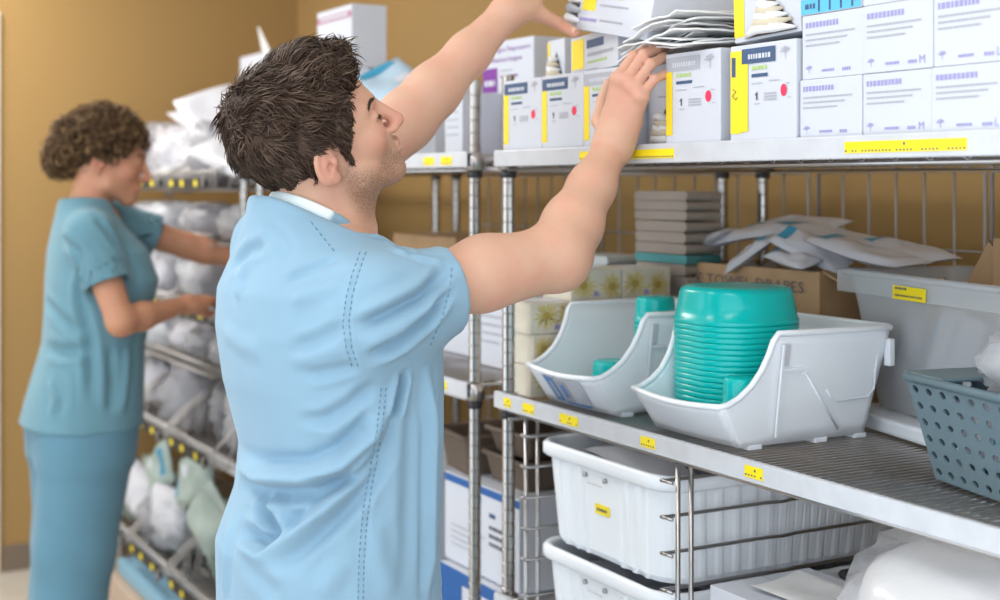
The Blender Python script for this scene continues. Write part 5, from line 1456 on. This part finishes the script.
# trousers and shoes (mostly below the frame)
def legs(root, mpf, F3, L3, m_, hipz, res, shoe_m, lead=(.05, -.05), spread=.11, hw=.165, hd_=.125, slack=1.0):
    Tq = Field(); Tq.add(section_torso(tuple(mpf(0, 0, 0)), F3, L3, [(.74, 0, 0, hd_ * .95, hw), (hipz, 0, 0, hd_, hw), (hipz + .12, 0, 0, hd_ * .85, hw * .88)]), .02)
    for q, ld in ((1, lead[0]), (-1, lead[1])):
        hip = mpf(0, q * .085, hipz - .04); kn = mpf(ld * .6 + .015, q * spread * .95, .50); an = mpf(ld, q * spread, .07)
        Tq.add(cone(list(hip), list(kn), .098 * slack, .080 * slack), .04); Tq.add(cone(list(kn), list(an), .080 * slack, .078 * slack), .03)

    c = mpf(0, 0, 0)
    v, Fc = surface(Tq, (c.x - .36, c.y - .36, .035), (c.x + .36, c.y + .36, hipz + .14), res, 'trousers'); v = relax(v, Fc, 2)
    N_ = normals(v, Fc); q_ = v @ A([[14, 4, 1], [3, 12, 2], [2, 2, 6]])
    v = v + N_ * (.004 * np.sin(q_[:, 0] + 1.5 * np.sin(v[:, 2] * 7)) * np.clip((hipz - v[:, 2]) * 4, 0, 1))[:, None]
    o = np_mesh('scrub_trousers', v, Fc, m_, None); under(o, root)
    for q, ld in ((1, lead[0]), (-1, lead[1])):
        Q = Field(); a = mpf(ld - .06, q * spread, .045); b = mpf(ld + .10, q * spread * 1.08, .038); cc = mpf(ld + .17, q * spread * 1.1, .032)
        Q.add(cone(list(a), list(b), .041, .040), .02); Q.add(cone(list(b), list(cc), .040, .030), .02); Q.add(cone(list(mpf(ld - .03, q * spread, .055)), list(mpf(ld - .02, q * spread, .095)), .038, .036), .03)
        ctr = b
        Q.sub(lambda p: p[:, 2] - .004, .001)
        v, Fc = surface(Q, (ctr.x - .22, ctr.y - .22, -.004), (ctr.x + .22, ctr.y + .22, .14), .006, 'shoe'); v = relax(v, Fc, 2)
        so = np_mesh('shoe', v, Fc, shoe_m, None); under(so, root)
SHOE = mat('white_shoe', (.6, .6, .6), rough=.5)
legs(man, mp, MF, ML_, cloth('scrub_trouser_blue', (.27, .50, .64)), .90, .0075, SHOE)
# ---------------------------------------------------------------- the woman
WYAW = math.radians(30)
WF = (P3(math.cos(WYAW), math.sin(WYAW), 0) - P3(0, 0, 0)); WF.z = 0; WF.normalize(); WL = Vector((0, 0, 1)).cross(WF)
WC = P3(-1.130, 3.90, 0)
def wp(f, l, z): v = WC + WF * f + WL * l; return Vector((v.x, v.y, z))
woman = empty('person', (WC.x, WC.y, 0), 0, 'woman with curly brown hair in blue scrubs reaching into the far wire baskets', 'person')
W_SKIN = skin_mat('skin_warm', (.50, .25, .145), (.52, .19, .12), (.2, .1, .06), (.45, .14, .12))
wSR = PP(90, 234, 3.72); wER = PP(121, 322, 3.68); wWR = PP(187, 304, 3.90); wKR = PP(203, 299, 3.965)
wSL = PP(112, 222, 4.03); wEL = PP(188, 246, 4.13); wWL = PP(243, 262, 4.20); wKL = PP(258, 264, 4.25)
G_ = Field()
WHC, WHR = head_frame(PP(110, 158, 3.90), tuple(P3(math.cos(math.radians(8)), math.sin(math.radians(8)), 0) - P3(0, 0, 0)), math.radians(-12), 0)
WS = 1.0
TW = add_head(G_, WHC, WHR, WS, True)
wNB = wp(-.03, 0, 1.40)
G_.add(cone(TW((-.03, 0, -.045)), list(wNB), .050, .056), .03)
G_.add(section_torso(tuple(wp(0, 0, 0)), WF, WL, [(.80, -.02, 0, .10, .15), (1.1, -.01, 0, .10, .14), (1.25, .0, 0, .10, .15), (1.36, -.01, 0, .06, .11)]), .04)
for sh, el, wr in ((wSR, wER, wWR), (wSL, wEL, wWL)):
    G_.add(cone(list(wNB), list(sh), .05, .048), .04)
    G_.add(cone(sh, el, .047, .037), .02); G_.add(cone(el, U(el, wr, .3), .036, .037), .02); G_.add(cone(U(el, wr, .3), wr, .037, .022), .02)
wn1 = add_hand(G_, wWR, wKR, (.2, -.3, .95), (0.3, .9, .2), [(.25, .35, .2), (.28, .38, .2), (.30, .4, .2), (.35, .4, .2)], .92, thumb=[U(wWR, wKR, .5) + Vector((-.01, .02, -.030)), U(wWR, wKR, .9) + Vector((-.01, .02, -.045)), U(wWR, wKR, 1.25) + Vector((-.01, .02, -.045))], rw=.022)
wn2 = add_hand(G_, wWL, wKL, (.2, -.3, .95), (0.3, -.9, .2), [(.25, .35, .2), (.28, .38, .2), (.30, .4, .2), (.35, .4, .2)], .92, thumb=[U(wWL, wKL, .5) + Vector((0, -.01, -.03)), U(wWL, wKL, .9) + Vector((0, -.01, -.045)), U(wWL, wKL, 1.25) + Vector((0, -.01, -.045))], rw=.022)
lo = np.minimum.reduce([A(list(v)) for v in (wSR, wKR, wKL, wp(0, 0, .8), TW((0, 0, 0)))]) - .24; hi = np.maximum.reduce([A(list(v)) for v in (wSR, wKR, wKL, wp(0, 0, .8), TW((0, 0, 0)))]) + .24
lo[2] = .79; hi[2] = 1.75
v, F4 = surface(G_, lo, hi, .0036, 'body'); v = relax(v, F4, 1, .4)
wb_ = np_mesh('body', v, F4, W_SKIN, None); set_tone(wb_, v, WHC, WHR, WS, False, [tuple(wKR)]); under(wb_, woman)
bb = bvh_of(v, F4)
def whd(q): return Vector(WHC + WHR @ (A(q) * WS))
for q in (1, -1):
    mb = MB(); rr = random.Random(5)
    for k in range(50):
        t = rr.random(); h = bb.find_nearest(whd((.094 - .018 * t, q * (.013 + .036 * t), .0195 + .005 * math.sin(2.6 * t) + rr.uniform(-.002, .002)))); c = Vector(h[0]); n_ = Vector(h[1])
        d = Vector(WHR @ A((-.25, q * 1, .1))) * .009; mb.tube([c, c + d * .6 + n_ * .0016, c + d], [.0007, .0006, .0002], 3)
    under(mb.build('eyebrow', BROWN[0]), woman)
# curly hair gathered towards the back
CURL = [mat('curl_dark', (.055, .030, .016), rough=.5, spec=.3), mat('curl_brown', (.13, .072, .034), rough=.5, spec=.3), mat('curl_golden', (.30, .18, .08), rough=.5, spec=.3)]
HW = Field()
def wcap(p):
    q = ((p - WHC) @ WHR) / WS; x, y, z = q[:, 0], q[:, 1], q[:, 2]
    d = ell((-.022, 0, .045), (.108, .092, .088))(q); d = smin(d, ell((-.105, 0, .020), (.052, .062, .062))(q), .03); d = smin(d, ell((-.125, 0, -.028), (.040, .048, .045))(q), .03)
    d = d + .006 * np.sin(x * 120) * np.sin(y * 110 + 1) * np.sin(z * 130)
    front = np.interp(z, [-.12, -.03, -.005, .03, .055, .12], [-.052, -.045, .020, .048, .082, .10])
    d = np.maximum(d, x - front); d = np.maximum(d, np.where((z < -.0) & (x < .03), x + .036, -1.0)); d = np.maximum(d, np.where(x > -.07, -.048 - z, -1.0))
    return d
HW.add(wcap, .001)
hv2, hF2 = surface(HW, WHC - .24, WHC + .24, .005, 'hair'); hv2 = relax(hv2, hF2, 1)
under(np_mesh('hair', hv2, hF2, CURL[0], None), woman)
hN2 = normals(hv2, hF2); q_ = ((hv2 - WHC) @ WHR); ok = (np.abs(q_ - A((0, 0, 0))).max(1) > .03) & ~((q_[:, 0] > .03) & (q_[:, 2] < .0))
cen_ = A((-.03, 0, .03)); nl2 = hN2 @ WHR; ok &= np.einsum('ij,ij->i', q_ - cen_, nl2) > .02
under(hair_locks(hv2[ok], hN2[ok], lambda p, n, rr: tuple(rr.normal(0, 1, 3) + WHR @ A((-.6, 0, -.5))), 2200, lambda p: .036, .0024, lambda p: .010, 8, seg=10, curl=.0085, mats=[CURL[0], CURL[1], CURL[1], CURL[2]]), woman)

# scrub top
WSC = cloth('scrub_teal_blue', (.13, .265, .325)); WPC = cloth('scrub_trouser_teal', (.115, .245, .325))
Sw = Field()
Sw.add(section_torso(tuple(wp(0, 0, 0)), WF, WL, [(.83, -.046, 0, .160, .222), (.90, -.036, 0, .152, .212), (1.05, -.012, 0, .132, .195), (1.14, .0, 0, .138, .198), (1.23, .012, 0, .148, .20), (1.31, .000, 0, .130, .185), (1.375, -.022, 0, .098, .125), (1.42, -.032, 0, .076, .086), (1.455, -.035, 0, .068, .08)]), .03)
Sw.add(cone(list(wNB), list(wSR), .050, .062), .05); Sw.add(cone(list(wNB), list(wSL), .050, .062), .05)
for sh, el in ((wSR, wER), (wSL, wEL)):
    cu = U(sh, el, .58); ax = el - sh
    Sw.add(sleeve(sh, cu, el, .060, .064, .056), .03)
wNC = wp(-.022, 0, 1.425)
Sw.sub(cone(list(wNC), list(wNC + Vector((0, 0, .15)) + WF * .03), .062, .075), .004)
Sw.sub(cone(list(wp(.16, 0, 1.24)), list(wp(.05, 0, 1.44)), .010, .060), .01)
v, F4 = surface(Sw, (lo[0], lo[1], .82), (hi[0], hi[1], 1.50), .006, 'top'); v = relax(v, F4, 3)
SBw = bvh_of(v, F4); Nw = normals(v, F4)
for p, w_, a_ in [([(78, 250), (80, 300), (90, 340), (92, 400)], .014, -.009), ([(62, 240), (78, 252), (92, 275)], .014, -.007), ([(45, 300), (62, 320), (85, 335)], .016, -.006), ([(40, 345), (62, 352), (90, 350)], .016, -.007), ([(110, 345), (112, 380), (110, 414)], .012, -.006), ([(50, 380), (55, 400), (52, 416)], .014, .006), ([(128, 345), (126, 380), (122, 414)], .012, .006), ([(95, 215), (110, 235), (122, 255)], .010, -.006)]:
    ln = poly3(SBw, p)
    if len(ln) > 2: v = fold(v, Nw, ln, w_, a_ * 1.6)
v = relax(v, F4, 1)
wt = np_mesh('scrub_top', v, F4, WSC, None); under(wt, woman)
SB = bvh_of(v, F4)
seam([(72, 372), (74, 395), (73, 416)], parent=wt); 
# neckband: white-grey edge at the nape
def wcollar():
    n_ = 30; secs = []
    for i in range(n_ + 1):
        a = math.radians(-10 + 200 * i / n_); d = WL * math.cos(a) - WF * math.sin(a); c = wNC + Vector((0, 0, .006)) + d * .066
        secs.append([c + d * q_ + Vector((0, 0, h_)) for q_, h_ in ((.003, -.010), (.005, .006), (.001, .012), (-.003, .006), (-.003, -.010))])
    L = 5; vs = [tuple(q) for s_ in secs for q in s_]
    fs = [(i * L + k, (i + 1) * L + k, (i + 1) * L + (k + 1) % L, i * L + (k + 1) % L) for i in range(n_) for k in range(L)] + [tuple(range(L)), tuple(n_ * L + k for k in range(L))[::-1]]
    o = MB().add(vs, fs, 0, True).build('neckband', BAND); o.parent = wt
wcollar()
mb = MB(); 
for s_ in (1, -1):
    pts_ = []
    for k in range(9):
        t = k / 8; o_ = wp(.30, s_ * .062 * (1 - t), 1.395 - .15 * t); h = SB.ray_cast(o_, -WF, .4)
        if h[0] is not None: pts_.append(h[0] + WF * .001)
    if len(pts_) > 2: mb.tube(pts_, .0028, 5)
if mb.v: o = mb.build('neckline_trim', mat('dark_trim', (.03, .05, .07), rough=.7)); o.parent = wt
legs(woman, lambda f, l, z: wp(f - .045, l, z), WF, WL, WPC, .86, .009, SHOE, lead=(-.03, -.09), spread=.105, hw=.192, hd_=.138, slack=1.32)
# ---------------------------------------------------------------- light
w = bpy.data.worlds.new('world'); SC.world = w; w.use_nodes = True
bg = w.node_tree.nodes['Background']; bg.inputs[0].default_value = (.85, .925, 1.0, 1); bg.inputs[1].default_value = 2.0
def ceiling_lamp(x, y, e, label):
    t = empty('ceiling_light', (x, y, CH - .012), 0, label, 'ceiling light', 'ceiling light panels')
    MB().box((0, 0, 0), (1.24, .64, .024), bev=.003).build('frame', M['trim'], t)
    MB().box((0, 0, -.0135), (1.16, .56, .004)).build('diffuser', mat('lit_diffuser', (.9, .9, .9), emit=(1, .97, .92), es=2.0), t)
    ld = bpy.data.lights.new('lamp', 'AREA'); ld.shape = 'RECTANGLE'; ld.size = 1.15; ld.size_y = .55; ld.energy = e; ld.color = (1, .97, .93)
    lo = bpy.data.objects.new('lamp', ld); COL.objects.link(lo); lo.parent = t; lo.location = (0, 0, -.02)
ceiling_lamp(1.6, -1.0, 6, 'ceiling light panel nearest the camera')
ceiling_lamp(-.35, -1.35, 11, 'ceiling light panel above the man')
ceiling_lamp(-2.5, -1.0, 34, 'unseen light panel added above the woman to brighten the end wall')  # unseen lamp, added and made strong to brighten the end wall near the door
SC.view_settings.view_transform = 'Standard'; SC.view_settings.look = 'None'
SC.view_settings.exposure = 0.19; SC.view_settings.gamma = 1.0; SC.view_settings.use_curve_mapping = False
SC.cycles.use_denoising = True
SC.cycles.max_bounces = 8; SC.cycles.transparent_max_bounces = 24
